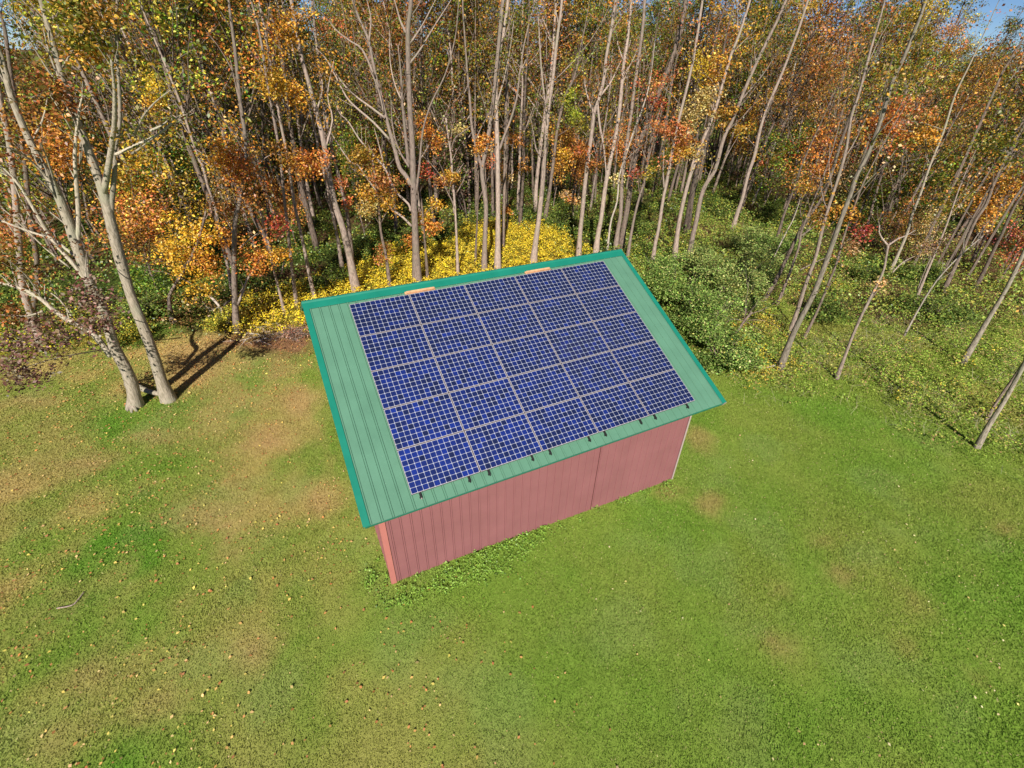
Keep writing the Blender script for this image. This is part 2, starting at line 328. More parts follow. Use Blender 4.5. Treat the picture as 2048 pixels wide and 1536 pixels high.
stuff('undergrowth', [
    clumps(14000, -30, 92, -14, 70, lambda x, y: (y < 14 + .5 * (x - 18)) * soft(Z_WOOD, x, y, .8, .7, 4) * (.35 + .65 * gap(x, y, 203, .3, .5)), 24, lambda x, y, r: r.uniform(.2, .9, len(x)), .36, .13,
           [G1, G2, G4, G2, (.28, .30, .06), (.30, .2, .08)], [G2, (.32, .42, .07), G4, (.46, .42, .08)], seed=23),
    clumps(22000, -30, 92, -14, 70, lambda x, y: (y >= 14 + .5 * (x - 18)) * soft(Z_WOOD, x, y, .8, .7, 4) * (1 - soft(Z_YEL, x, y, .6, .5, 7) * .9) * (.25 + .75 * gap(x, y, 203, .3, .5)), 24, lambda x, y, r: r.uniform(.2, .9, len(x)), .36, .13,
           [(.07, .13, .02), (.09, .15, .025), G3, (.04, .08, .015), (.10, .10, .03), (.03, .06, .012)], [(.10, .17, .025), (.15, .2, .03), (.06, .11, .02), (.25, .24, .04)], seed=13),  # shade of the deep wood put into these darkened greens
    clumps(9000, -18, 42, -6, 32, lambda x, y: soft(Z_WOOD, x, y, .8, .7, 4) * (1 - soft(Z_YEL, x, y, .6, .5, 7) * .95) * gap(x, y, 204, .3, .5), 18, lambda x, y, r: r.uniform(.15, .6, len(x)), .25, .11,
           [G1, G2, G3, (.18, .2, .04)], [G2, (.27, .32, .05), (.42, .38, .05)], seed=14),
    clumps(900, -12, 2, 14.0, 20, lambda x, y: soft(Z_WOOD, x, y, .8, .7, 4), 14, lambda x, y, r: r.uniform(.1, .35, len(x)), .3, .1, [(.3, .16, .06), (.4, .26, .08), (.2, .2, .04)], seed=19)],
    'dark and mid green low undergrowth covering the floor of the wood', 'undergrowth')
stuff('meadow_weeds', [
    clumps(16000, 9.5, 42, -8, 30, lambda x, y: np.maximum(soft(Z_WEED, x, y, 1.4, 1., 3), .22 * soft(Z_WEED, x, y, 3., 2.6, 33)) * (.22 + .78 * gap(x, y, 205, .36, .56)), 24, lambda x, y, r: r.uniform(.10, .50, len(x)) * (.7 + .9 * sstep(12, 20, x)), .24, .066,
           [G2, G2, G4, (.32, .30, .08), (.36, .24, .10), (.22, .31, .06), (.30, .22, .10)], [(.32, .50, .07), (.26, .42, .06), (.36, .50, .07), (.46, .50, .09), (.56, .50, .12), (.46, .28, .14), (.30, .46, .06), (.36, .50, .07)], up=1.5, seed=15),
    clumps(2600, 12, 24, -4, 10, lambda x, y: soft(Z_ORNG, x, y, .9, .7, 54) * gap(x, y, 209, .35, .5), 22, lambda x, y, r: r.uniform(.15, .5, len(x)), .2, .07, [(.36, .32, .06), (.42, .30, .08), (.25, .3, .06)], [(.75, .55, .06), (.66, .42, .08), (.5, .48, .08)], up=1.3, seed=26),
    clumps(420, 12, 30, -4, 20, lambda x, y: soft(Z_WEED, x, y, 1.4, 1., 3) * gap(x, y, 207, .5, .6), 20, lambda x, y, r: r.uniform(.3, .7, len(x)), .22, .085, [(.28, .30, .04), (.4, .35, .04)], [(.62, .48, .05), (.5, .44, .06)], seed=16)],
    'tangled green and olive weeds of the rough meadow right of the shed', 'weeds')
Z_CLOV = zone([(745, 1110), (770, 1150), (783, 1168), (900, 1122), (1060, 1062), (1340, 958), (1352, 985), (1240, 1010), (1100, 1085), (1000, 1150), (900, 1168), (850, 1205), (780, 1205), (735, 1150)])
stuff('clover', [clumps(3600, -1.5, 10, -1.6, 1.5, lambda x, y: soft(Z_CLOV, x, y, .3, .15, 17) * (.1 + .8 * gap(x, y, 208, .35, .5)) * (1 - .6 * sstep(4.5, 6, x)), 15, lambda x, y, r: r.uniform(.03, .11, len(x)), .08, .042,
       [(.12, .26, .03), (.18, .34, .04), (.22, .36, .05)], [(.22, .40, .05), (.28, .44, .07)], seed=17, up=1.2)],
    'bright green clover along the foot of the shed front wall', 'clover')
def scatter_flat(n, x0, x1, y0, y1, w, size, pal, seed):
    r = np.random.default_rng(seed); x, y = sample(n, x0, x1, y0, y1, r); k = in_view(x, y) & ~hidden(x, y) & (r.random(n) < w(x, y)); x, y = x[k], y[k]
    C = np.stack([x, y, gz(x, y) + .03 + .012 * r.random(len(x))], -1); return leaf_quads(C, size * r.uniform(.6, 1.3, len(x)), 2.2, .7, r=r), pick(pal, len(x), r)
AUT = [(.62, .36, .12), (.70, .50, .22), (.55, .24, .08), (.72, .56, .14), (.45, .20, .08)]
stuff('fallen_leaves', [
    scatter_flat(20000, -13, 3, -6, 18, lambda x, y: (.25 + .75 * sstep(.4, .62, fbm(x, y, 2., 301))) * (1 - .8 * sstep(-2, 2, x)) * .55, .055, AUT, 31),
    scatter_flat(5200, -9, 3, 8, 17, lambda x, y: sstep(8, 14, y) * .7, .065, AUT, 32),
    scatter_flat(3000, 4, 22, -9, 2, lambda x, y: .05 + .30 * sstep(.5, .65, fbm(x, y, 2.4, 302)), .045, [(.75, .66, .36), (.72, .6, .2), (.6, .4, .2)], 33)],
    'orange and tan autumn leaves scattered on the lawn', 'leaves')
def straw():
    r = np.random.default_rng(41); n = 9000; x, y = sample(n, 10, 30, -9, 4, r); w = soft(Z_WEED, x, y, 2.4, 2., 44); k = (r.random(n) < w * sstep(.4, .62, fbm(x, y, 2.2, 45))) & in_view(x, y); x, y = x[k], y[k]
    n = len(x); th = r.normal(.5, .7, n); L = r.uniform(.25, .9, n); z = gz(x, y) + r.uniform(.06, .25, n); d = np.stack([np.cos(th), np.sin(th), r.normal(0, .15, n)], -1); s = np.stack([-np.sin(th), np.cos(th), 0 * th], -1) * .004
    P = np.stack([x, y, z], -1); Q = P + d * L[:, None]; V = np.stack([P - s, P + s, Q + s * .6, Q - s * .6], 1).reshape(-1, 3)
    return V, pick([(.50, .45, .27), (.42, .40, .2), (.55, .50, .33)], n, r)
stuff('dry_grass', [straw()], 'pale dry grass stalks lying over the weeds at the right edge', 'dry grass')

# ------------------------------------------------------------------ shed
SL = 0.4432; AX, AY, AZ = 0.7238, -0.0418, 2.7254
cs, sn = math.cos(SL), math.sin(SL)
def S(u, v, n=0.): return (AX + u, AY + v * cs - n * sn, AZ + v * sn + n * cs)
def SX(x, v, n=0.): return (x, AY + v * cs - n * sn, AZ + v * sn + n * cs)
VB, VT, RX0, RX1, WL, WD = -.286, 5.654, -.31, 9.507, 8.60, 0.
ROOF = paint_mat('green_steel_roof', (.100, .235, .158), .42, .08, 1.6, dirt=(.16, .29, .21)); TRIM = paint_mat('teal_steel_trim', (.010, .195, .135), .38, .08)
WALL = paint_mat('dusty_red_steel_siding', (.265, .106, .114), .48, .08, 1.2); CORNER = paint_mat('salmon_steel_trim', (.45, .160, .142), .45, .05)
WHITE = paint_mat('pale_steel_edge', (.42, .33, .31), .4); DARK = paint_mat('black_anodised_rail', (.018, .018, .018), .4); WOOD = paint_mat('bare_pine', (.60, .33, .17), .75, .3, 9.)
ridge = S(0, VT, -.1); YR, ZR = ridge[1], ridge[2]; YB = 2 * YR
shed = empty('metal_shed', (0, 0, 0), 'dusty red metal shed with a green ribbed steel gable roof, standing on the lawn', 'shed')
def ribbed(mb, A, length, pitch, start, w_base=.046, w_top=.018, h=.020, thick=.004):
    """profile across 'a' from 0 to length, A(a, end, n) gives points at both ends"""
    prof = [(0., 0.)]; a = start
    while a < length - w_base:
        prof += [(a - w_base / 2 - .008, 0), (a - w_base / 2 - .007, -.018), (a - w_base / 2 - .001, -.018), (a - w_base / 2, 0), (a - w_top / 2, h), (a + w_top / 2, h), (a + w_base / 2, 0)]
        a += pitch
    prof += [(length, 0.)]
    n = len(mb.v); m = len(prof)
    for e in (0, 1):
        for (p, q) in prof: mb.v.append(tuple(A(p, e, q)))
        for (p, q) in prof: mb.v.append(tuple(A(p, e, min(q, 0) - thick)))
    for i in range(m - 1):
        mb.f.append((n + i, n + i + 1, n + 2 * m + i + 1, n + 2 * m + i)); mb.f.append((n + m + i + 1, n + m + i, n + 3 * m + i, n + 3 * m + i + 1))
        mb.f.append((n + i + 1, n + i, n + m + i, n + m + i + 1)); mb.f.append((n + 2 * m + i, n + 2 * m + i + 1, n + 3 * m + i + 1, n + 3 * m + i))
    mb.f.append((n, n + 2 * m, n + 3 * m, n + m)); mb.f.append((n + m - 1, n + 2 * m - 1, n + 4 * m - 1, n + 3 * m - 1))
mb = MB(); ribbed(mb, lambda a, e, q: SX(RX0 + a, VB if e == 0 else VT, -.1 + q), RX1 - RX0, .2286, .13)
RF = tag(link('roof', mb.mesh('roof', ROOF), shed), 'green ribbed roof slope facing the lawn, carrying the panels')
def back(p): return (p[0], 2 * YR - p[1], p[2])
mb = MB(); ribbed(mb, lambda a, e, q: back(SX(RX1 - a, VB if e == 0 else VT, -.1 + q)), RX1 - RX0, .2286, .13)
RB = link('roof', mb.mesh('roof', ROOF), shed)
def poly_tube(pts_prof, x0, x1):                                      # extrude profile (y,z) along x
    m = MB(); m.prism(pts_prof, lambda y, z: (x0, y, z), lambda y, z: (x1, y, z)); return m
# ridge cap: bent sheet with small hems
def rp(v, n): p = SX(0, v, n); return (p[1], p[2])
def bk(t): return (2 * YR - t[0], t[1])
capo = [rp(VT - .24, -.072), rp(VT - .235, -.066), rp(VT - .05, -.064), rp(VT - .005, -.045)]; cap = capo + [bk(c) for c in capo[::-1]]
capi = [rp(VT - .24, -.078), rp(VT - .05, -.071), rp(VT, -.055)]; cap2 = cap + [bk(c) for c in capi[:2]] + [capi[2]] + [capi[1], capi[0]]
m = poly_tube(cap2, RX0 - .03, RX1 + .03); link('ridge_cap', m.mesh('ridge_cap', TRIM), RF)
m = MB()
for (x0, x1, lipx) in ((RX0 - .035, RX0 + .105, RX0 - .035), (RX1 - .105, RX1 + .035, RX1 + .035)):
    for side in (0, 1):
        g = (lambda p: p) if side == 0 else back
        m = MB(); m.box(x0, x1, VB - .01, VT - .245 if side == 0 else VT - .245, -.076, -.070, M=lambda x, v, n: g(SX(x, v, n)))
        lx0, lx1 = (lipx, lipx + .006) if lipx < 1 else (lipx - .006, lipx)
        m.box(lx0, lx1, VB - .01, VT - .245, -.21, -.077, M=lambda x, v, n: g(SX(x, v, n)))
        m.box(min(lipx, x0 + .02), max(lipx, x0 + .02) if lipx < 1 else x1, VB - .01, VT - .245, -.069, -.058, M=lambda x, v, n: g(SX(x, v, n))) if False else None
        link('rake_trim', m.mesh('rake_trim', TRIM), (RF, RB)[side])
for side in (0, 1):
    g = (lambda p: p) if side == 0 else back
    m = MB(); m.box(RX0, RX1, VB - .014, VB - .004, -.20, -.098, M=lambda x, v, n: g(SX(x, v, n))); link('eave_trim', m.mesh('eave_trim', TRIM), (RF, RB)[side])
# fascia ends pale
m = MB(); m.box(RX1 - .05, RX1 + .03, VB - .024, VB - .015, -.20, -.075, M=SX); link('trim_end', m.mesh('trim_end', WHITE), RF)
# walls
def roofz(y): 
    y2 = y if y < YR else 2 * YR - y
    return ZR - (YR - y2) * math.tan(SL) - .03
zb = -.6
m = MB(); ribbed(m, lambda a, e, q: (a, -q, zb if e == 0 else roofz(0)), WL, .2286, .20, .040, .016, .016)
WF = tag(link('wall', m.mesh('wall', WALL), shed), 'dusty red ribbed front wall facing the lawn')
m = MB(); ribbed(m, lambda a, e, q: (WL - a, YB + q, zb if e == 0 else roofz(YB)), WL, .2286, .20, .040, .016, .016); WB_ = link('wall', m.mesh('wall', WALL), shed)
for sx, xx in ((-1, 0.), (1, WL)):
    m = MB(); a = 0.; ys = sorted(set(list(np.arange(0, YB, .2286)) + [YR, YB]))
    for y0, y1 in zip(ys[:-1], ys[1:]):
        n = len(m.v); x2 = xx - sx * .004
        m.v += [(xx, y0, zb), (xx, y1, zb), (xx, y1, roofz(y1)), (xx, y0, roofz(y0)), (x2, y0, zb), (x2, y1, zb), (x2, y1, roofz(y1)), (x2, y0, roofz(y0))]
        m.f += [(n, n + 1, n + 2, n + 3), (n + 7, n + 6, n + 5, n + 4)]
        if y0 > .1: m.box(min(xx, xx + sx * .018), max(xx, xx + sx * .018), y0 - .014, y0 + .014, zb, roofz(min(y0, 2 * YR - y0)) - .02)
    link('wall', m.mesh('wall', WALL), shed)
# corner trims
def corner(x, sx, y, sy, w, mat):
    m = MB(); m.box(min(x + sx * .024, x - sx * w), max(x + sx * .024, x - sx * w), min(y + sy * .026, y + sy * .020), max(y + sy * .026, y + sy * .020), zb, roofz(y if y < YR else y) - .05)
    m.box(min(x + sx * .0245, x + sx * .030), max(x + sx * .0245, x + sx * .030), min(y + sy * .026, y - sy * w), max(y + sy * .026, y - sy * w), zb, roofz(y) - .055)
    link('corner_trim', m.mesh('corner_trim', mat), WF if y < YR else WB_)
corner(0, -1, 0, -1, .10, CORNER); corner(WL, 1, 0, -1, .03, WHITE); corner(0, -1, YB, 1, .1, CORNER); corner(WL, 1, YB, 1, .1, CORNER)
m = MB(); m.box(5.60, 5.608, -.020, -.0005, zb, roofz(0) - .01); link('wall_joint', m.mesh('wall_joint', paint_mat('joint_dark_red', (.12, .04, .04))), WF)  # joint between wall sheets, a thin strip of darker red
# soffit boards and floor slab edge
m = MB(); m.box(-.02, WL + .02, -.012, -.004, zb, gz(0, 0) - .25); 
# ------------------------------------------------------------------ solar panels
def cell_mat():
    m, nt, out = nmat('blue_solar_cell'); L = nt.links; a = N(nt, 'ShaderNodeAttribute', attribute_name='col'); tc = N(nt, 'ShaderNodeTexCoord')
    n = N(nt, 'ShaderNodeTexNoise', Scale=9., Detail=4.); L.new(tc.outputs['Object'], n.inputs['Vector']); r = ramp(nt, [(.3, (.85, .85, .85)), (.7, (1.12, 1.12, 1.12))]); L.new(n.outputs[0], r.inputs[0])
    b = N(nt, 'ShaderNodeBsdfPrincipled'); b.inputs['Roughness'].default_value = .4; b.inputs['Specular IOR Level'].default_value = .3; b.inputs['Coat Weight'].default_value = .25; b.inputs['Coat Roughness'].default_value = .12
    L.new(mix(nt, a.outputs['Color'], r.outputs[0], 1., 'MULTIPLY'), b.inputs['Base Color']); L.new(b.outputs[0], out.inputs[0]); return m
CELL = cell_mat(); SHEET = paint_mat('white_backsheet', (.42, .45, .54), .4, .03); FRAME = paint_mat('silver_frame', (.34, .28, .27), .35, .05); FRAMED = paint_mat('black_frame_side', (.03, .03, .035), .4)
PW, PH, PIX, PIY = 1.555, 1.042, 1.569, 1.056
row_n = ['top', 'second', 'middle', 'fourth', 'bottom']; col_n = ['leftmost', 'second from left', 'centre', 'second from right', 'rightmost']
TH = .040
m = MB()                                           # frame: four mitred-looking bars
fw = .008
m.box(0, PW, 0, fw, -TH, 0); m.box(0, PW, PH - fw, PH, -TH, 0); m.box(0, fw, fw, PH - fw, -TH, 0); m.box(PW - fw, PW, fw, PH - fw, -TH, 0)
fr_me = m.mesh('frame', FRAME); fr_me.materials.append(FRAMED)
for p in fr_me.polygons:
    if abs(p.normal.z) < .5: p.material_index = 1
m = MB(); m.box(fw, PW - fw, fw, PH - fw, -.012, -.006); sh_me = m.mesh('backsheet', SHEET)
RS = Matrix.Rotation(SL, 4, 'X')
for j in range(5):
    for i in range(5):
        o = empty('solar_panel', S(i * PIX + .007, (4 - j) * PIY + .007, 0), 'dark blue solar panel, %s one in the %s row on the roof' % (col_n[i], row_n[j]), 'solar panel', 'solar panels in five rows of five on the roof')
        o.rotation_euler = (SL, 0, 0)
        link('frame', fr_me, o); link('backsheet', sh_me, o)
        mx = .0125; cw = (PW - 2 * mx) / 12; ch = (PH - 2 * mx) / 8; g = .0038; k = .012; Vv = []; cl = []; r = np.random.default_rng(500 + j * 5 + i)
        painted_sheen = math.exp(-((i - 0) ** 2 + (j - 4) ** 2) / 9.)       # reflection brightening toward the lower left, painted into the cell colour
        for b in range(8):
            for a in range(12):
                x0, x1, y0, y1 = mx + a * cw + g, mx + (a + 1) * cw - g, mx + b * ch + g, mx + (b + 1) * ch - g
                Vv += [(x0 + k, y0, -.0035), (x1 - k, y0, -.0035), (x1, y0 + k, -.0035), (x1, y1 - k, -.0035), (x1 - k, y1, -.0035), (x0 + k, y1, -.0035), (x0, y1 - k, -.0035), (x0, y0 + k, -.0035)]
                t = max(0, r.normal(0, .22) + painted_sheen * .9 * (.25 + .75 * r.random())); cl.append(np.array([.008, .014, .060]) + np.array([.0, .010, .13]) * min(t, 1.3))
        link('cells', raw_mesh('cells', np.array(Vv), 8, np.array(cl), CELL), o)
for i in range(5):
    for q, f in enumerate((.12, .82)):
        m = MB(); u = i * PIX + f * PIX; m.box(u - .022, u + .022, -.105, 5 * PIY + .05, -.072, -.0425, M=S)
        b0 = S(u, -.13, -.1)
        m2 = MB()
        for v in (-.085, 5 * PIY + .02): m2.box(u - .03, u + .03, v - .02, v + .02, -.099, -.0725, M=S)
        rl = empty('mounting_rail', b0, 'black mounting rail under the %s half of the %s panel column' % (('left', 'right')[q], ['leftmost', 'second', 'centre', 'fourth', 'rightmost'][i]), 'rail', 'black rails carrying the solar panels')
        link('rail', m.mesh('rail', DARK, b0), rl); link('foot', m2.mesh('foot', DARK, b0), rl)
        m3 = MB(); m3.box(u - .012, u + .012, -.135, -.106, -.068, -.052, M=S)
        link('rail_end_cap', m3.mesh('rail_end_cap', FRAME if q == 0 and i == 0 else DARK, b0), rl)
for (xa, ya), (xb, yb), lab in (((808, 583), (868, 573), 'short bare wooden board lying left on the roof between ridge and panels'), ((1048, 542), (1098, 534), 'short bare wooden board lying right on the roof between ridge and panels')):
    ua = [(x, y) for x, y in ((xa, ya), (xb, yb))]; us = []
    n_ = np.array([0, -sn, cs]); p0 = np.array(S(0, 0, -.05))
    for x, y in ua:
        d = ray(x, y); t = ((p0 - CAM) @ n_) / (d @ n_); P = CAM + t * d; us.append(P[0] - AX)
    m = MB(); v0 = 5 * PIY + .035; b0 = S(us[0], v0, -.08)
    m.box(us[0], us[1], v0, v0 + .085, -.078, -.035, M=S); m.box(us[0] + .04, us[1] - .02, v0 + .01, v0 + .075, -.034, -.004, M=S)
    tag(link('wooden_board', m.mesh('wooden_board', WOOD, b0), loc=b0), lab, 'board', 'wooden boards on the roof')

# ------------------------------------------------------------------ trees
PAL = {
 'orange': [(.72, .27, .035), (.80, .36, .05), (.55, .18, .04), (.78, .46, .08), (.40, .2, .04)],
 'gold': [(.82, .44, .03), (.70, .38, .04), (.50, .36, .05), (.85, .54, .06)],
 'olive': [(.22, .20, .025), (.16, .17, .02), (.36, .24, .03), (.12, .16, .02), (.44, .22, .03)],
 'brown': [(.36, .15, .035), (.48, .21, .04), (.26, .12, .03), (.55, .3, .05), (.20, .17, .03)],
 'green': [(.08, .18, .015), (.14, .26, .02), (.06, .13, .015), (.24, .28, .03)],
 'lime': [(.36, .46, .04), (.28, .38, .04), (.5, .5, .05)],
 'red': [(.62, .12, .05), (.66, .20, .07), (.45, .08, .05), (.6, .3, .1), (.36, .14, .05)],
 'cream': [(.78, .58, .28), (.74, .42, .14), (.66, .5, .2), (.5, .34, .1)],
 'maroon': [(.26, .13, .09), (.30, .17, .12), (.20, .15, .08), (.24, .2, .09)],
 'yellowgreen': [(.5, .42, .05), (.35, .34, .05), (.62, .48, .06), (.26, .28, .05)]}
def smooth_poly(P, R, sub=3):
    P = [np.asarray(p, float) for p in P]; out = []; ro = []; K = len(P)
    for i in range(K - 1):
        p0, p1, p2, p3 = P[max(i - 1, 0)], P[i], P[i + 1], P[min(i + 2, K - 1)]
        for s in range(sub):
            t = s / sub; out.append(.5 * ((2 * p1) + (p2 - p0) * t + (2 * p0 - 5 * p1 + 4 * p2 - p3) * t * t + (3 * p1 - p0 - 3 * p2 + p3) * t ** 3)); ro.append(R[i] + (R[i + 1] - R[i]) * t)
    out.append(P[-1]); ro.append(R[-1]); return out, ro
def twigs(mb, pts, rads, r, n, lmin, lmax, lo=.3, leafpts=None, sub=2):
    K = len(pts)
    for _ in range(n):
        i = min(int((lo + (1 - lo) * r.random()) * (K - 1)), K - 2); p = pts[i]; t = pts[i + 1] - pts[i]; t /= np.linalg.norm(t) + 1e-9
        a = rand_dirs(1, r)[0]; a -= t * (a @ t); a /= np.linalg.norm(a) + 1e-9; d = t * .75 + a * r.uniform(.4, .9) + np.array([0, 0, .35]); d /= np.linalg.norm(d)
        L = r.uniform(lmin, lmax); q = [p]; dd = d.copy()
        for s in range(4):
            dd = dd + rand_dirs(1, r)[0] * .16 + np.array([0, 0, .08]); dd /= np.linalg.norm(dd); q.append(q[-1] + dd * L / 4)
        r0 = max(.006, min(rads[i] * .45, .03)); mb.tube(q, [r0, r0 * .8, r0 * .6, r0 * .4, .004], 4)
        if leafpts is not None: leafpts += q[2:]
        for s in range(sub):
            k = r.integers(1, 4); e = dd * .6 + rand_dirs(1, r)[0] * .7; e /= np.linalg.norm(e); w = [q[k], q[k] + e * L * .25, q[k] + e * L * .45 + np.array([0, 0, L * .06])]
            mb.tube(w, [r0 * .45, r0 * .3, .003], 3)
            if leafpts is not None: leafpts.append(w[-1])
def cluster_leaves(C, per, sp, size, pal, r, flat=.6, tone=.22, up=.35):
    C = np.asarray(C); m = len(C); P = np.repeat(C, per, 0) + r.normal(size=(m * per, 3)) * np.array([sp, sp, sp * flat]); col = pick(pal, m * per, r) * np.repeat(1 + tone * r.normal(size=(m, 1)), per, 0)
    return leaf_quads(P, size, up, r=r), col
tree_no = [0]
def traced_tree(name, label, trunk, w0, w1, branches=(), leaves=(), top=0., bark=BARK, seed=0, sparse=None, ntw=6, cat='tree', group=None, topH=None):
    """trunk: pixel trace from the foot upward; leaves: (px, py, radius px, palette, clumps)"""
    tree_no[0] += 1; r = np.random.default_rng(1000 + tree_no[0] + seed); base = gp(*trunk[0]); F = fdist(base); base[2] -= .02
    root = empty(name, tuple(base), label, cat, group)
    def pts3(px, off0=0., off1=0.):
        n = len(px); return [at(x, y, F + off0 + (off1 - off0) * i / max(n - 1, 1)) for i, (x, y) in enumerate(px)]
    def radius(P, w):
        c = (np.asarray(P) - CAM) @ RC; d = -c[2]; return max(.008, w * .5 * d / F_PX / math.sqrt(1 + .9 * (c[0] / d) ** 2) * (.68 if w > 30 else .86))
    P = pts3(trunk); P[0] = base - np.array([0, 0, .15]); n = len(P); W = [w0 + (w1 - w0) * (i / (n - 1)) ** .8 for i in range(n)]; R = [radius(p, w) for p, w in zip(P, W)]; R[0] *= 1.5; R[1] *= 1.03
    lastn = n
    if top > 0:
        d = P[-1] - P[-2]; d /= np.linalg.norm(d); d = d * .7 + np.array([0, 0, .5]); d /= np.linalg.norm(d)
        k = max(2, int(top / 1.2)); rr = R[-1]
        for s in range(1, k + 1):
            d = d + rand_dirs(1, r)[0] * .10; d /= np.linalg.norm(d); P.append(P[-1] + d * top / k); R.append(max(.01, rr * (1 - .9 * s / k)))
    sp_, sr = smooth_poly(P, R, 3); nodes = [p for p in sp_ if p[2] - base[2] > 2.]; mb = MB(); mb.tube(sp_, sr, 9 if w0 > 9 else 7, .05); LP = []
    if ntw: twigs(mb, sp_, sr, r, ntw, .5, 2.2, .35, LP)
    link('trunk', mb.mesh('trunk', bark, base, True), root)
    for bi, (bp_, bw) in enumerate(branches):
        o1 = r.uniform(-1.1, 1.1) * min(1., len(bp_) / 4); Q = pts3(bp_, 0, o1); RR = [radius(q, bw * (1 - .6 * i / (len(Q) - 1))) for i, q in enumerate(Q)]
        if min(y for x, y in bp_) < 30:        # reaches out of the picture: carry it on
            d = Q[-1] - Q[-2]; d /= np.linalg.norm(d)
            for s in range(3): d = d + rand_dirs(1, r)[0] * .12 + np.array([0, 0, .1]); d /= np.linalg.norm(d); Q.append(Q[-1] + d * .8); RR.append(RR[-1] * .7)
        RR[-1] *= .6; q2, r2 = smooth_poly(Q, RR, 3); nodes += q2; mb = MB(); mb.tube(q2, r2, 7, .04); twigs(mb, q2, r2, r, max(1, int(len(Q) * .9)), .25, .9, .35, LP, 1); link('branch', mb.mesh('branch', bark, base, True), root)
    Vs = []; Cs = []
    for (x, y, rp_, pal, nc) in leaves:
        c = at(x, y, F + r.uniform(-.3, .3) - (2.2 if pal == 'maroon' and w0 > 30 else 0)); d = -((c - CAM) @ RC)[2]; rm = rp_ * d / F_PX
        lob = rand_dirs(5, r) * rm * .75; C = c + lob[r.integers(0, 5, nc)] * r.uniform(.3, 1.1, (nc, 1)) + r.normal(size=(nc, 3)) * rm * .33; C = C[C[:, 2] > .3 + gz(C[:, 0], C[:, 1])]
        v, cl = cluster_leaves(C, 32, .19, .10 if d < 24 else .12, PAL[pal], r); Vs.append(v); Cs.append(cl)
        mb = MB()                                            # limb that carries this spray
        near = min(nodes or sp_, key=lambda p: np.linalg.norm(p + np.array([0, 0, .8]) - c)); mid = (near + c) / 2 + np.array([0, 0, .1]); mb.tube([near, mid, c], [.022, .016, .008], 5)
        for e in C[:max(4, nc // 5)]: mb.tube([mid + (c - mid) * .6, (c + e) / 2 + np.array([0, 0, .05]), e], [.010, .007, .003], 4)
        link('branch', mb.mesh('branch', bark, base, True), root)
    if sparse:
        tops = [p for p in LP if p[2] > 3.]; 
        if tops:
            tops = np.array(tops); v, cl = cluster_leaves(tops, int(sparse[1] * 1.7), .3, .11, PAL[sparse[0]], r); Vs.append(v); Cs.append(cl)
    if Vs: link('crown', raw_mesh('crown', np.concatenate(Vs) - base, 4, np.concatenate(Cs), LEAF), root)
    return root

T = traced_tree
# --- the pair on the lawn at left
T('leaning_tree', 'big pale grey tree on the lawn, right one of the pair, its lower trunk clean', [(338, 800), (322, 760), (300, 690), (262, 590), (238, 510), (225, 460), (207, 385), (185, 325), (165, 270), (148, 225), (130, 175), (112, 110)], 40, 17,
  [([(222, 452), (224, 400), (230, 330), (228, 310), (240, 240), (236, 140), (232, 60), (234, 10)], 15), ([(207, 392), (222, 300), (228, 250), (229, 180), (222, 120)], 18), ([(230, 310), (262, 295), (290, 282), (318, 268), (345, 245), (370, 222)], 9), ([(264, 308), (285, 293), (305, 277)], 7),
   ([(300, 262), (325, 250), (336, 240)], 7), ([(270, 270), (285, 235), (310, 205), (342, 180)], 7), ([(163, 265), (160, 330), (170, 250), (172, 200)], 6), ([(135, 190), (118, 155), (100, 110), (85, 50)], 9)],
  [(160, 40, 50, 'olive', 26), (200, 20, 40, 'brown', 14), (120, 5, 40, 'yellowgreen', 14), (165, 110, 30, 'orange', 12)], 3.5, BARKG, ntw=7, sparse=('olive', 3))
T('forked_tree', 'big pale tree on the lawn, left one of the pair, splitting into many left-leaning limbs', [(268, 812), (268, 790), (255, 745), (228, 690), (208, 622), (182, 572), (150, 480), (132, 430), (108, 372), (78, 318), (45, 250), (20, 185), (5, 120)], 46, 16,
  [([(222, 712), (205, 690), (180, 662), (140, 642), (105, 618), (85, 600), (50, 580), (10, 568), (-30, 560)], 19), ([(85, 622), (55, 632), (20, 631), (-10, 628)], 7), ([(190, 585), (165, 550), (140, 520), (105, 480), (70, 422), (40, 372), (5, 335), (-30, 310)], 15),
   ([(150, 512), (135, 500), (105, 478), (80, 470), (40, 456), (0, 440), (-30, 425)], 11), ([(155, 492), (157, 430), (150, 330), (152, 275), (158, 225), (165, 190)], 14), ([(62, 285), (85, 240), (95, 195)], 7), ([(120, 392), (108, 360), (92, 310), (78, 280)], 8), ([(176, 560), (175, 520), (174, 505)], 7),
   ([(148, 640), (120, 600), (85, 575), (75, 560)], 5), ([(100, 360), (60, 320), (30, 300), (-10, 290)], 8), ([(140, 535), (95, 500), (55, 462), (15, 425), (-20, 400)], 6), ([(120, 500), (80, 440), (48, 380), (12, 350), (-20, 340)], 6), ([(85, 600), (60, 560), (30, 530), (-5, 505)], 5), ([(70, 450), (40, 395), (20, 340)], 5)],
  [(130, 680, 62, 'maroon', 20), (50, 690, 66, 'maroon', 18), (15, 745, 45, 'maroon', 14), (185, 645, 40, 'maroon', 14), (175, 595, 30, 'maroon', 14), (25, 640, 30, 'brown', 10), (20, 520, 50, 'olive', 20), (100, 190, 40, 'brown', 14)], 3., BARKG, ntw=8, sparse=('brown', 3))
T('tall_tree', 'thick pale trunk rising at the extreme left edge behind the leaning pair', [(86, 700), (66, 640), (45, 570), (34, 430), (22, 310), (4, 215), (-15, 130)], 22, 15, [], [(75, 270, 50, 'brown', 34), (140, 300, 56, 'orange', 46)], 1, BARK, sparse=None)
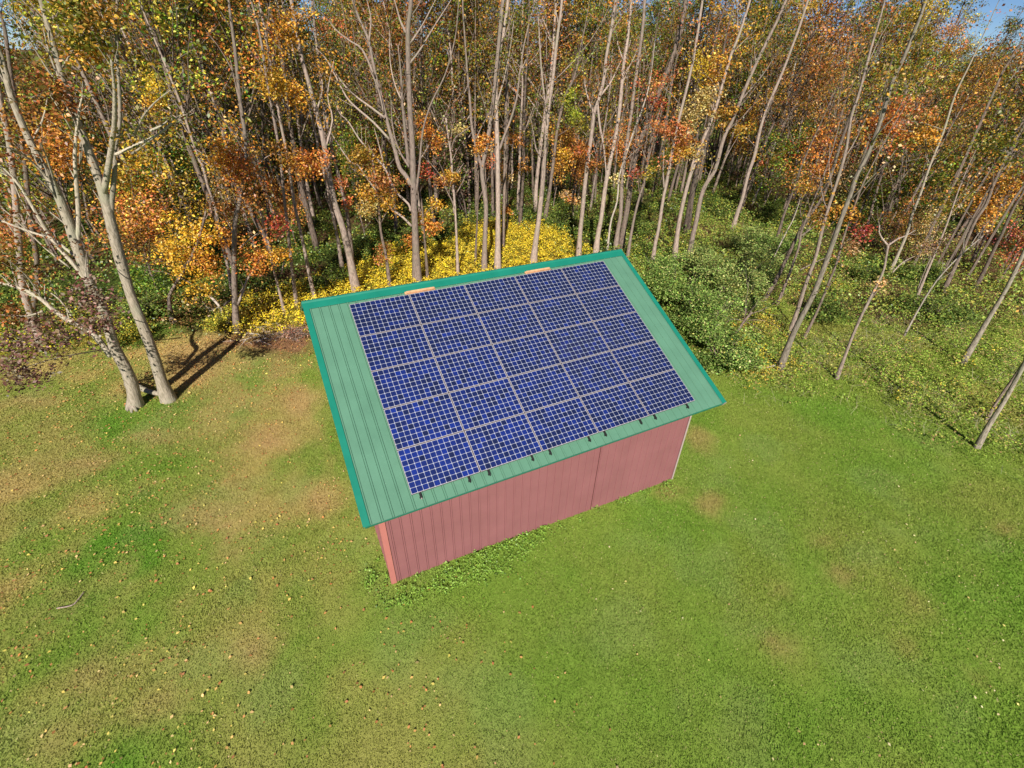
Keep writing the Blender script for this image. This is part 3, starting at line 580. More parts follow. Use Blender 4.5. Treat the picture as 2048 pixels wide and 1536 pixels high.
T('tall_tree', 'dark trunk at the left edge leaning left in front of the blue sky gap', [(45, 680), (75, 560), (60, 430), (50, 330), (38, 240), (22, 150), (10, 60)], 15, 10, [([(48, 300), (30, 240), (15, 200)], 7)], [(50, 410, 40, 'olive', 16)], 1, BARKD, sparse=None)
# --- trees of the wood's edge, from left to right
T('maple_tree', 'young maple with a bright orange crown, left of the trunk with the bare crossing limb', [(345, 645), (338, 600), (350, 570), (380, 520), (400, 470), (412, 420)], 11, 5, [], [(400, 475, 46, 'gold', 44), (375, 525, 40, 'gold', 28), (425, 530, 34, 'orange', 20), (440, 470, 30, 'orange', 14), (350, 500, 34, 'gold', 14), (405, 585, 26, 'gold', 12), (290, 540, 40, 'green', 18)], 0, BARKD, ntw=2)
T('tall_tree', 'brown trunk at the end of the lawn, crossed low down by a bare pale limb', [(472, 662), (470, 600), (468, 530), (470, 450), (478, 410), (488, 360), (492, 290), (480, 200), (470, 100)], 15, 9,
  [([(472, 612), (484, 590), (494, 560), (504, 545), (512, 533)], 8), ([(447, 611), (462, 600), (478, 588), (490, 568)], 6), ([(478, 498), (492, 485), (510, 470)], 5)],
  [(480, 345, 46, 'orange', 46), (455, 320, 34, 'gold', 26), (520, 525, 26, 'orange', 22), (550, 512, 18, 'gold', 14), (555, 455, 18, 'red', 10), (445, 420, 30, 'brown', 16), (505, 390, 34, 'brown', 18)], 3, BARK, sparse=('orange', 10))
T('dead_tree', 'short broken dead trunk leaning left beside the yellow bush', [(452, 640), (440, 615), (428, 600), (420, 592)], 8, 6, [([(440, 612), (430, 618), (418, 622)], 3)], [], 0, BARKW, ntw=0)
T('slender_tree', 'thin trunk rising out of the orange maple crown at left', [(464, 585), (455, 530), (443, 485), (432, 420), (418, 380), (405, 330), (398, 320), (375, 250), (355, 190), (335, 140), (310, 80)], 8, 6, [], [(330, 180, 36, 'gold', 22), (310, 215, 20, 'orange', 12)], 4, BARK, sparse=('olive', 9))
T('slender_tree', 'thin trunk second from left in the row just left of the roof corner', [(570, 630), (558, 580), (545, 530), (536, 480), (520, 420), (510, 360), (497, 300)], 7, 4, [], [(560, 300, 30, 'brown', 14)], 3, BARK, sparse=('orange', 9))
T('slender_tree', 'thin trunk with a pale dead stick leaning against it, just left of the roof corner', [(594, 616), (587, 560), (576, 464), (568, 390), (560, 310), (548, 240), (532, 150), (520, 70)], 9, 6, [([(563, 548), (570, 515), (577, 485)], 4)], [(600, 330, 34, 'orange', 26), (555, 165, 26, 'gold', 22)], 4, BARK, sparse=('gold', 9))
T('slender_tree', 'slim smooth trunk whose foot meets the left end of the roof ridge', [(631, 602), (618, 546), (606, 486), (588, 404), (578, 327), (560, 240), (545, 150), (530, 60)], 9, 6, [], [(625, 320, 28, 'orange', 24), (590, 200, 24, 'gold', 20)], 4, BARK, sparse=('orange', 8))
T('tall_tree', 'stout pale trunk with a flared foot at the left third of the roof ridge', [(714, 590), (700, 516), (685, 455), (670, 408), (656, 340), (647, 282), (632, 223), (618, 168), (602, 110), (588, 30)], 18, 9, [([(650, 300), (665, 240), (655, 190), (668, 120)], 5), ([(632, 225), (645, 180), (640, 140)], 5)], [(570, 60, 40, 'gold', 34), (540, 150, 30, 'gold', 20)], 4, BARK, sparse=('gold', 9))
T('tall_tree', 'trunk with tufts of red leaves standing just right of the stout flared trunk', [(704, 548), (697, 443), (685, 384), (667, 311), (653, 238), (645, 194), (636, 110), (628, 40)], 10, 6, [], [(685, 362, 10, 'red', 6), (692, 410, 9, 'red', 6), (678, 360, 14, 'red', 5), (655, 60, 24, 'red', 9)], 4, BARK, sparse=('brown', 7))
T('slender_tree', 'thin trunk with a yellow leaf tuft behind the stout flared trunk', [(688, 562), (676, 481), (661, 408), (654, 372), (640, 310), (625, 240)], 9, 6, [], [(668, 466, 12, 'yellowgreen', 8)], 5, BARK, sparse=('olive', 8))
T('sapling', 'small maple with a ball of orange red leaves left of the tall bare tree', [(780, 580), (773, 516), (762, 466), (758, 420), (752, 370), (745, 320)], 8, 4, [], [(755, 400, 36, 'orange', 50), (735, 415, 22, 'cream', 18), (770, 360, 26, 'red', 20), (735, 330, 30, 'orange', 22), (768, 500, 9, 'red', 10), (762, 520, 8, 'red', 7), (725, 300, 26, 'brown', 18)], 0, BARKD, ntw=2)
T('bare_tree', 'tallest bare pale tree standing behind the roof ridge, with long upswept leafless limbs', [(835, 575), (832, 500), (830, 457), (827, 384), (825, 296), (820, 223), (817, 150), (816, 62), (822, 0)], 18, 10,
  [([(822, 370), (812, 352), (799, 335), (790, 300), (779, 261), (767, 214), (755, 168), (745, 120), (738, 82), (719, 39), (705, 0)], 12), ([(779, 279), (746, 244), (711, 214), (691, 191), (670, 150), (650, 115), (625, 92)], 6), ([(770, 236), (741, 214), (702, 185), (676, 153), (655, 120)], 6),
   ([(821, 422), (817, 408), (790, 381), (770, 337), (741, 305), (717, 276), (697, 244), (679, 226), (670, 203)], 6), ([(823, 452), (805, 434), (779, 414), (746, 373), (717, 332), (700, 323), (670, 279), (659, 258)], 6), ([(785, 378), (760, 365), (725, 350), (700, 335)], 3.5),
   ([(820, 337), (802, 308), (790, 276), (784, 240), (782, 200)], 5), ([(832, 390), (839, 332), (843, 282), (849, 247), (864, 203), (890, 150), (910, 78), (916, 20)], 5.5), ([(818, 335), (812, 279), (805, 209), (802, 150), (796, 90)], 9),
   ([(820, 126), (840, 100), (870, 50), (902, 0)], 5), ([(820, 88), (845, 50), (871, 0)], 5), ([(812, 66), (800, 40), (789, 0)], 7), ([(806, 205), (790, 170), (780, 120), (779, 60)], 4), ([(748, 150), (725, 100), (700, 82), (672, 60), (650, 30)], 6), ([(738, 82), (742, 40), (735, 5)], 5), ([(829, 430), (836, 400), (833, 380)], 4),
   ([(767, 225), (760, 190), (745, 150), (738, 140)], 4), ([(770, 340), (758, 290), (748, 255)], 3.5)], [], 4., BARK, ntw=5)
T('slender_tree', 'thin dark trunk with orange leaf sprays standing close right of the tallest bare tree', [(856, 565), (850, 487), (844, 414), (838, 372), (834, 320)], 6, 4, [], [(862, 455, 16, 'orange', 12), (870, 410, 12, 'gold', 8), (850, 435, 12, 'gold', 9), (820, 478, 12, 'orange', 8), (848, 340, 16, 'red', 9), (870, 285, 16, 'orange', 14), (856, 270, 12, 'orange', 8), (845, 248, 11, 'orange', 6)], 0, BARKD, ntw=3)
T('slender_tree', 'thin pale tree with fine upright twigs and orange sprays, right of the tallest bare tree', [(916, 556), (913, 472), (910, 414), (905, 355), (902, 311), (896, 270), (892, 236)], 6, 3.5, [([(910, 418), (903, 400), (895, 384), (880, 350), (856, 322), (845, 312)], 3.5), ([(906, 367), (915, 345), (928, 326)], 3), ([(902, 304), (908, 280), (920, 268), (940, 253), (950, 240)], 3.2), ([(898, 372), (885, 340), (872, 310)], 3), ([(913, 386), (925, 365), (935, 340)], 2.5)],
  [(895, 358, 14, 'orange', 14), (878, 362, 10, 'red', 7), (905, 350, 10, 'orange', 8), (920, 262, 8, 'cream', 5)], 0, BARK, ntw=6)
T('slender_tree', 'very thin trunk close left of the forked tree with the leafy fork', [(950, 532), (953, 470), (955, 430), (957, 337)], 5, 3, [([(957, 400), (975, 360), (987, 330)], 3)], [], 1.5, BARKD, ntw=4)
T('forked_tree', 'pale tree forking in two above a clump of orange leaves, behind the ridge', [(968, 548), (970, 480), (972, 417), (968, 380), (964, 340), (972, 300), (978, 262), (983, 225), (990, 163), (1000, 60), (1006, 0)], 11, 8, [([(964, 340), (955, 305), (944, 257), (940, 203), (935, 150), (930, 80), (926, 25)], 8), ([(951, 280), (965, 250), (985, 215)], 3)], [(965, 306, 16, 'cream', 16), (962, 290, 12, 'orange', 12), (972, 275, 10, 'orange', 8), (975, 320, 8, 'red', 5)], 4, BARK, sparse=('olive', 5))
T('tall_tree', 'straight pale trunk with a long right limb, right beside the tree with the leafy fork', [(995, 545), (996, 480), (996, 417), (995, 310), (993, 230), (992, 177), (998, 110), (1008, 60), (1016, 0)], 13, 7, [([(999, 300), (1010, 268), (1020, 243), (1033, 198), (1039, 150), (1048, 90), (1060, 40), (1068, 5)], 6), ([(993, 210), (1002, 180), (1010, 150), (1020, 100), (1028, 40)], 5)], [], 4, BARK, ntw=8, sparse=('olive', 5))
T('tall_tree', 'greyer trunk half hidden behind the straight trunk with the long right limb', [(1004, 505), (1008, 417), (1010, 310), (1011, 250), (1014, 160)], 8, 6, [], [], 6, BARKD, sparse=('olive', 8))
T('slender_tree', 'thin trunk with a small orange tuft standing in the yellow weeds', [(1013, 468), (1015, 420), (1016, 360), (1018, 340)], 4, 2.5, [], [(1012, 420, 8, 'orange', 8), (1020, 352, 8, 'cream', 4)], 1, BARKD, ntw=3)
T('tall_tree', 'brownish trunk at the far side of the yellow weeds', [(1039, 454), (1045, 377), (1048, 310), (1048, 230), (1052, 150), (1056, 80)], 7, 5, [], [(1035, 275, 16, 'orange', 10), (1050, 330, 14, 'brown', 8)], 5, BARKD, sparse=('brown', 9))
T('tall_tree', 'pale twin-stemmed trunk with short dead limb, at the right end of the yellow weeds', [(1066, 532), (1071, 487), (1077, 443), (1084, 377), (1089, 310), (1096, 230), (1105, 163), (1114, 80), (1124, 0)], 14, 6, [([(1095, 238), (1088, 190), (1082, 130), (1078, 60), (1074, 10)], 6), ([(1082, 315), (1072, 297), (1066, 262), (1060, 230)], 4), ([(1082, 400), (1085, 350), (1090, 290), (1090, 240)], 7), ([(1086, 290), (1080, 275)], 3)], [], 4, BARK, ntw=8, sparse=('olive', 5))
T('tall_tree', 'brown trunk leaning right just behind the twin-stemmed pale tree', [(1089, 440), (1100, 377), (1110, 297), (1114, 262), (1128, 200), (1150, 150)], 8, 6, [([(1114, 262), (1108, 230)], 4)], [(1145, 230, 20, 'lime', 18), (1140, 195, 18, 'lime', 14), (1160, 250, 18, 'yellowgreen', 14), (1125, 305, 10, 'gold', 8)], 4, BARKD, sparse=('lime', 7))
T('sapling', 'tiny sapling with pale cream and orange leaves in the dark gap of the wood', [(1150, 450), (1146, 425), (1140, 400), (1130, 385)], 3, 2, [([(1146, 425), (1150, 400)], 2)], [(1130, 388, 9, 'cream', 7), (1150, 405, 8, 'cream', 6), (1140, 398, 7, 'orange', 4)], 0, BARKD, ntw=1)
T('forked_tree', 'pale trunk splitting in a wide Y above the right part of the ridge', [(1157, 520), (1160, 470), (1164, 430), (1172, 350), (1183, 270), (1188, 227), (1196, 203), (1207, 163), (1212, 117), (1224, 50), (1232, 0)], 11, 7, [([(1188, 226), (1180, 209), (1172, 180), (1169, 157)], 5), ([(1198, 195), (1210, 180), (1224, 160), (1238, 130), (1246, 114)], 5), ([(1195, 208), (1200, 255), (1207, 290), (1212, 345), (1210, 370)], 6)], [(1160, 300, 16, 'orange', 10), (1190, 330, 16, 'brown', 9)], 4, BARK, ntw=8, sparse=('brown', 6))
T('tall_tree', 'trunk dark in its middle and pale at the foot, next right of the wide Y', [(1191, 512), (1196, 470), (1202, 438), (1212, 363), (1223, 310), (1234, 257), (1242, 190), (1246, 140), (1256, 70), (1262, 0)], 12, 7, [([(1246, 120), (1236, 90), (1232, 60)], 4)], [], 4, BARK, ntw=7, sparse=('brown', 7))
T('slender_tree', 'thin white stem winding upward close to the right ridge end', [(1214, 506), (1218, 470), (1223, 438), (1234, 403), (1239, 350), (1252, 310), (1268, 260), (1282, 225), (1296, 180)], 5, 3, [], [(1234, 360, 10, 'cream', 6)], 2, BARKW, ntw=3)
T('tall_tree', 'straight pale trunk at the right ridge end, left one of two that touch', [(1230, 506), (1236, 460), (1241, 430), (1244, 363), (1250, 310), (1260, 243), (1268, 180), (1278, 110), (1286, 50), (1289, 0)], 10, 7, [], [], 4, BARK, ntw=6, sparse=('red', 6))
T('tall_tree', 'thick trunk with dark upper half, right one of two touching at the ridge end', [(1241, 503), (1247, 460), (1252, 430), (1257, 399), (1266, 340), (1280, 282), (1302, 223), (1322, 175), (1340, 130), (1360, 60), (1372, 0)], 14, 10, [([(1300, 228), (1292, 190), (1285, 160)], 4)], [(1315, 200, 14, 'red', 8)], 3, BARKD, ntw=7, sparse=('red', 8))
T('slender_tree', 'slim leaning trunk just right of the ridge corner, ending in a twiggy top', [(1254, 522), (1262, 470), (1270, 428), (1280, 390), (1288, 364), (1295, 317), (1300, 290)], 7, 4.5, [([(1294, 325), (1285, 300), (1280, 285)], 3)], [(1275, 345, 10, 'red', 5), (1300, 345, 10, 'yellowgreen', 6)], 2, BARK, ntw=5, sparse=('brown', 5))
T('tall_tree', 'trunk rising from the top of the green bushes, with vine rings on its lower half', [(1304, 536), (1310, 490), (1317, 458), (1326, 399), (1335, 355), (1343, 311), (1358, 238), (1375, 170), (1388, 110), (1402, 20)], 9, 6, [([(1328, 380), (1326, 340), (1328, 300)], 5)], [(1350, 270, 30, 'red', 30), (1330, 250, 22, 'red', 16), (1365, 300, 26, 'orange', 22), (1320, 170, 22, 'red', 12)], 4, BARK, ntw=6, sparse=('red', 8))
T('tall_tree', 'pale trunk with a snapped stub beside it, above the green bushes', [(1349, 520), (1355, 466), (1364, 414), (1379, 355), (1392, 318), (1405, 282), (1428, 226), (1446, 165), (1462, 110), (1478, 70), (1500, 0)], 11, 6, [([(1372, 385), (1382, 340), (1392, 292)], 7)], [(1410, 195, 36, 'cream', 40), (1375, 245, 28, 'cream', 26), (1430, 150, 30, 'orange', 28), (1385, 310, 16, 'cream', 12), (1400, 140, 26, 'gold', 18), (1445, 230, 22, 'orange', 14)], 4, BARK, ntw=6, sparse=('orange', 8))
T('tall_tree', 'dark short-looking trunk between the snapped stub and the S-bent tree', [(1372, 468), (1387, 370), (1402, 308), (1415, 262), (1430, 190)], 13, 8, [([(1378, 420), (1384, 380)], 4)], [], 5, BARKD, sparse=('orange', 9))
T('bent_tree', 'pale tree with a strong S-bend halfway up, above the green bushes', [(1379, 522), (1384, 480), (1391, 449), (1402, 393), (1414, 365), (1430, 340), (1443, 291), (1452, 265), (1463, 245), (1481, 200), (1502, 150), (1530, 90), (1555, 40), (1572, 0)], 12, 7, [([(1414, 362), (1420, 345), (1428, 325)], 4), ([(1478, 205), (1500, 180), (1525, 150), (1545, 120)], 4), ([(1445, 330), (1460, 300), (1475, 275)], 3)], [], 4, BARK, ntw=6, sparse=('olive', 6))
T('tall_tree', 'vine-wrapped trunk leaning right, first one right of the green bushes', [(1464, 462), (1475, 425), (1484, 399), (1496, 349), (1508, 314), (1522, 252), (1537, 209), (1560, 156), (1578, 110), (1600, 50), (1616, 0)], 10, 6, [([(1490, 370), (1500, 340), (1515, 300)], 4)], [(1480, 270, 20, 'gold', 10)], 4, BARK, ntw=6, sparse=('gold', 7))
T('slender_tree', 'thin pale stem leaning right beside red leaf sprays', [(1503, 410), (1514, 385), (1525, 361), (1543, 311), (1560, 252), (1575, 200), (1590, 130)], 5, 3, [], [(1530, 330, 18, 'red', 14), (1600, 290, 24, 'red', 20), (1560, 320, 16, 'orange', 12), (1632, 300, 20, 'red', 12)], 2, BARKW, ntw=4)
# --- right-hand side
T('tall_tree', 'tallest clean trunk right of the shed, leaning right and pale on its lower half', [(1560, 738), (1578, 688), (1597, 646), (1626, 590), (1646, 540), (1667, 482), (1682, 438), (1699, 394), (1714, 350), (1732, 316), (1745, 286), (1764, 234), (1785, 163), (1808, 114), (1838, 40), (1852, 0)], 15, 9, [([(1612, 610), (1628, 592), (1640, 580)], 4), ([(1745, 286), (1760, 262), (1790, 230), (1815, 180)], 6), ([(1755, 250), (1768, 200), (1775, 160)], 4)], [], 4, BARKM, ntw=5, sparse=('olive', 6))
T('tall_tree', 'dark twin-looking trunk just left of the tallest clean trunk', [(1577, 674), (1597, 614), (1614, 561), (1632, 511), (1646, 452), (1660, 405), (1678, 350), (1692, 300), (1702, 235), (1720, 180), (1738, 110)], 10, 7, [([(1600, 540), (1640, 520), (1670, 510)], 3)], [(1640, 430, 14, 'orange', 8), (1690, 425, 18, 'orange', 12)], 4, BARK, ntw=5, sparse=('orange', 7))
T('slender_tree', 'thin spotted trunk close right of the tallest clean trunk', [(1606, 678), (1632, 628), (1658, 564), (1673, 526), (1687, 476), (1705, 423), (1725, 370)], 7, 5, [([(1645, 600), (1660, 570), (1675, 550)], 3)], [(1702, 490, 16, 'cream', 10), (1722, 460, 14, 'red', 8)], 3, BARKD, ntw=4, sparse=('cream', 5))
T('dead_tree', 'bare dead tree ending in a Y-shaped fork, in weeds right of the tallest clean trunk', [(1674, 758), (1690, 712), (1705, 672), (1731, 614), (1764, 549), (1772, 514), (1776, 491)], 9, 6, [([(1776, 491), (1795, 478), (1810, 472), (1832, 460)], 6), ([(1775, 490), (1763, 475), (1758, 462), (1760, 450)], 5), ([(1785, 545), (1805, 525), (1830, 512)], 4)], [(1765, 570, 10, 'cream', 3)], 0, BARK, ntw=1)
T('tall_tree', 'grey trunk behind the Y-forked dead tree', [(1780, 545), (1799, 502), (1816, 461), (1822, 435), (1840, 390), (1860, 330), (1888, 260), (1910, 190)], 9, 6, [], [(1800, 240, 44, 'orange', 50), (1840, 270, 30, 'gold', 22), (1760, 250, 26, 'orange', 18)], 4, BARKG, sparse=('orange', 6))
T('tall_tree', 'thick patchy trunk with peeling dark bark at the right edge of the green bushes', [(1524, 602), (1550, 564), (1573, 517), (1594, 473), (1612, 440), (1645, 394), (1665, 340), (1680, 290)], 10, 8, [([(1590, 480), (1625, 455), (1650, 430), (1660, 415)], 5), ([(1606, 448), (1600, 420), (1602, 400), (1590, 380)], 4)], [], 4, BARKD, ntw=4, sparse=('olive', 7))
T('slender_tree', 'very thin pinkish stem leaning right over the green bushes', [(1527, 563), (1543, 525), (1559, 491), (1575, 460), (1588, 435)], 4, 2.5, [], [], 1.5, BARKW, ntw=2)
T('slender_tree', 'thin dark trunk right of the patchy peeling trunk', [(1554, 610), (1576, 555), (1597, 496), (1602, 465), (1620, 420), (1640, 370)], 7, 5, [], [(1606, 380, 12, 'orange', 8)], 3, BARKD, ntw=3, sparse=('brown', 6))
T('slender_tree', 'short-looking brown trunk in the shrubs left of the peeling trunk', [(1551, 488), (1567, 432), (1585, 385), (1600, 340)], 7, 5, [], [], 5, BARKD, ntw=3, sparse=('olive', 9))
T('tall_tree', 'thick dark-edged trunk cut by the right edge of the picture, upper one', [(1925, 726), (1963, 661), (1989, 618), (2015, 573), (2048, 504), (2090, 410)], 14, 11, [], [(2000, 300, 60, 'olive', 34)], 5, BARKM, ntw=4, sparse=('olive', 8))
T('tall_tree', 'thick pale trunk at the right edge of the picture, nearest to the lawn', [(1955, 895), (1976, 853), (2009, 801), (2048, 729), (2095, 640)], 15, 12, [], [], 6, BARKM, ntw=3, sparse=('olive', 8))
T('tall_tree', 'dark thin trunk touching the left side of the pale trunk nearest the lawn', [(1975, 840), (1992, 806), (2031, 750), (2070, 690)], 9, 7, [], [], 5, BARKD, ntw=3, sparse=('olive', 8))
T('slender_tree', 'thin white curved stem leaning right in the weeds at right', [(1808, 672), (1839, 615), (1872, 563), (1911, 520), (1943, 491), (1965, 473)], 5, 3.5, [([(1925, 508), (1928, 480), (1935, 455)], 3), ([(1940, 493), (1955, 470), (1980, 440)], 3)], [], 0, BARKW, ntw=4)
T('slender_tree', 'grey straight stem left of the white curved stem', [(1828, 612), (1849, 556), (1868, 511), (1885, 470), (1900, 430)], 8, 5, [([(1834, 580), (1850, 540), (1862, 512)], 4)], [(1870, 500, 22, 'maroon', 10)], 3, BARK, ntw=3, sparse=('brown', 7))
T('tall_tree', 'grey-brown trunk behind the white curved stem', [(1886, 584), (1908, 537), (1930, 488), (1950, 442), (1973, 407), (1990, 360), (2020, 300)], 11, 8, [], [(1900, 400, 36, 'olive', 24)], 4, BARKD, sparse=('olive', 8))
T('tall_tree', 'dark trunk standing in deep shade near the right edge', [(1951, 576), (1969, 540), (1992, 491), (2002, 472), (2025, 420)], 11, 8, [], [], 5, BARKD, sparse=('green', 9))
T('dead_tree', 'low broken dead tree with bare drooping fan-like limbs beside the green bushes', [(1466, 672), (1480, 655), (1490, 640), (1504, 624)], 7, 6, [([(1488, 643), (1470, 638), (1456, 642), (1450, 650)], 2), ([(1490, 641), (1520, 640), (1550, 650), (1562, 662)], 2), ([(1489, 643), (1505, 650), (1530, 668)], 2), ([(1486, 648), (1475, 665), (1480, 685)], 2)], [], 0, BARKD, ntw=3)

# ------------------------------------------------------------------ repeated trees filling the wood
def grow(kind, seed, pal, H, dense, lsize):
    r = np.random.default_rng(seed); mb = MB(); LP = []
    n = 9; p = np.zeros(3); d = np.array([r.normal(0, .05), r.normal(0, .05), 1.]); P = [p - np.array([0, 0, .2])]; 
    for k in range(n): d = d + np.array([r.normal(0, .06), r.normal(0, .06), .12]); d /= np.linalg.norm(d); P.append(P[-1] + d * H / n)
    r0 = .0072 * H * r.uniform(.8, 1.2); R = [r0 * (1.2 if i == 0 else 1) * (1 - .9 * (i / n)) + .008 for i in range(n + 1)]
    sp, sr = smooth_poly(P, R, 2); mb.tube(sp, sr, 6, .04)
    nb = int(dense)
    for b in range(nb):
        f = r.uniform(.30 if kind == 'tall' else .15, .95); i = int(f * (len(sp) - 2)); L = (1 - f) * H * .42 + r.uniform(.6, 1.8); a = r.uniform(0, 2 * math.pi); el = r.uniform(.55, 1.15)
        dd = np.array([math.cos(a) * math.cos(el), math.sin(a) * math.cos(el), math.sin(el)]); q = [sp[i]]
        for s in range(5): dd = dd + rand_dirs(1, r)[0] * .15 + np.array([0, 0, .07]); dd /= np.linalg.norm(dd); q.append(q[-1] + dd * L / 5)
        rb = min(sr[i] * .6, .05); mb.tube(q, [rb, rb * .8, rb * .6, rb * .45, rb * .3, .005], 4); LP += q[2:] if kind != 'tall' else q[3:]
        for s in range(4):
            k = r.integers(1, 5); e = dd * .5 + rand_dirs(1, r)[0] * .8; e[2] = abs(e[2]) * .8; e /= np.linalg.norm(e); l = L * r.uniform(.2, .45); w = [q[k], q[k] + e * l * .5, q[k] + e * l + np.array([0, 0, l * .15])]
            mb.tube(w, [rb * .35, rb * .25, .004], 3); LP += w[1:]
    LP = np.array(LP); LP = LP[r.random(len(LP)) < (.72 if kind == 'tall' else .95)]
    acc = {'orange': 'brown', 'gold': 'yellowgreen', 'olive': 'green', 'brown': 'olive', 'green': 'olive', 'yellowgreen': 'green', 'red': 'orange', 'maroon': 'green', 'cream': 'olive'}[pal]
    MIX = PAL[pal] * 2 + PAL[acc]
    v, c = cluster_leaves(LP, 24 if kind == 'tall' else 24, .24 if kind == 'tall' else .24, lsize, MIX, r, .6, .36)
    tr = mb.mesh('trunk', BARKD if seed % 3 else BARK, smooth=True); cr = raw_mesh('crown', v, 4, c, LEAF); return tr, cr
DESC = {'orange': 'orange', 'gold': 'golden yellow', 'olive': 'olive', 'brown': 'rusty brown', 'green': 'green', 'red': 'red', 'lime': 'lime yellow', 'cream': 'cream', 'yellowgreen': 'yellow-green', 'maroon': 'dull maroon'}
VAR = {}
sd = 40
for pal in ('orange', 'gold', 'olive', 'brown', 'green', 'yellowgreen', 'red'):
    for k in range(2 if pal != 'olive' else 3):
        sd += 1; VAR.setdefault(('tall', pal), []).append(grow('tall', sd, pal, 15.5 + 2.6 * ((sd * 7) % 5) / 4, 20, .138))
for pal in ('orange', 'gold', 'green', 'red', 'yellowgreen', 'brown', 'maroon', 'cream'):
    sd += 1; VAR.setdefault(('small', pal), []).append(grow('small', sd, pal, 5.5, 13, .115))
EDGE = np.array([(-400, 690), (0, 640), (150, 625), (300, 610), (420, 590), (520, 570), (640, 545), (700, 495), (900, 462), (1100, 430), (1300, 415), (1420, 425), (1500, 445), (1650, 500), (1800, 540), (1900, 580), (2048, 570), (2500, 640)])
def region(px, d):
    a = 'left of the shed' if px < 560 else 'behind the left half of the ridge' if px < 900 else 'behind the right half of the ridge' if px < 1270 else 'above the green bushes' if px < 1560 else 'at right of the shed'
    return a, ('in its front rows' if d < 36 else 'deep in the wood')
GAPS = ((-90, 64), (565, 640), (1650, 1705), (1880, 2080))
def top_px(x, y, z=12.): return float(project(np.array([[x, y, z]]))[0][0])
def gap_at(px): return any(a < px < b for a, b in GAPS)
placed = [np.array(o.location[:2]) for o in COL.objects if o.parent is None and o.get('category') == 'tree']
r = np.random.default_rng(99); pts = []; tries = 0
def wood_sites(n, dmin, dmax, sep, power):
    out = []; tries = 0
    while len(out) < n and tries < 60000:
        tries += 1; a = r.uniform(-50, 50); d = dmin + (dmax - dmin) * r.random() ** power; th = math.atan2(FWD[1], FWD[0]) + rad(a); x = CAM[0] + d * math.cos(th) / max(math.cos(rad(a)), .5); y = CAM[1] + d * math.sin(th) / max(math.cos(rad(a)), .5)
        px, py, w = project(np.array([[x, y, 0.]])); px, py = px[0], py[0]
        if w[0] < 5 or px < -120 or px > 2170 or py > np.interp(px, EDGE[:, 0], EDGE[:, 1]) - 4: continue
        s = sep * (1 + .25 * (d > 40))
        if any((abs(q[0] - x) < s and abs(q[1] - y) < s) for q in placed): continue
        placed.append(np.array([x, y])); out.append((x, y, px, d))
    return out
def choose(px, small):
    if small: names = ['orange', 'gold', 'green', 'red', 'yellowgreen', 'brown', 'maroon', 'cream']; w = [1.6, 1.4, 5, .8, 1.8, 1.4, .3, .1] if px < 900 else [1.6, .4, 4, 2.0, 1.2, 1.5, 1.6, .9]
    else:
        names = ['orange', 'gold', 'olive', 'brown', 'green', 'yellowgreen', 'red']
        w = [2.2, 1.6, 3.6, 2.2, 2.8, 1.6, .3] if px < 700 else ([1, .8, 4, 3, 2, 1.4, .9] if px < 1250 else [1.2, 1.3, 5, 3, 1.8, 1.4, .9])
    w = np.array(w) / sum(w); return names[r.choice(len(names), p=w)]
def copy_tree(kind, pal, x, y, px, d, scale):
    tr, cr = VAR[(kind, pal)][r.integers(len(VAR[(kind, pal)]))]; a, b = region(px, d)
    if gap_at(top_px(x, y)) and kind == 'tall': scale *= .78
    nm = 'tall_tree' if kind == 'tall' else 'small_tree'
    lab = ('tall slim %s-leaved tree %s, %s' if kind == 'tall' else 'small %s-leaved tree %s, %s') % (DESC[pal], a, b)
    o = empty(nm, (x, y, float(gz(x, y))), lab, 'tree', ('tall %s trees %s' if kind == 'tall' else 'small %s trees %s') % (DESC[pal], a))
    o.rotation_euler = (r.normal(0, .035), r.normal(0, .035), r.uniform(0, 6.28)); o.scale = (scale * r.uniform(.9, 1.1),) * 2 + (scale,)
    link('trunk', tr, o); link('crown', cr, o)
for (x, y, px, d) in wood_sites(190, 24, 62, 1.25, .95):
    if -60 < top_px(x, y) < 74: continue
    copy_tree('tall', choose(px, 0), x, y, px, d, r.uniform(.82, 1.12))
for (x, y, px, d) in wood_sites(80, 22, 52, .9, 1.1): copy_tree('small', choose(px, 1), x, y, px, d, r.uniform(.6, 1.25))
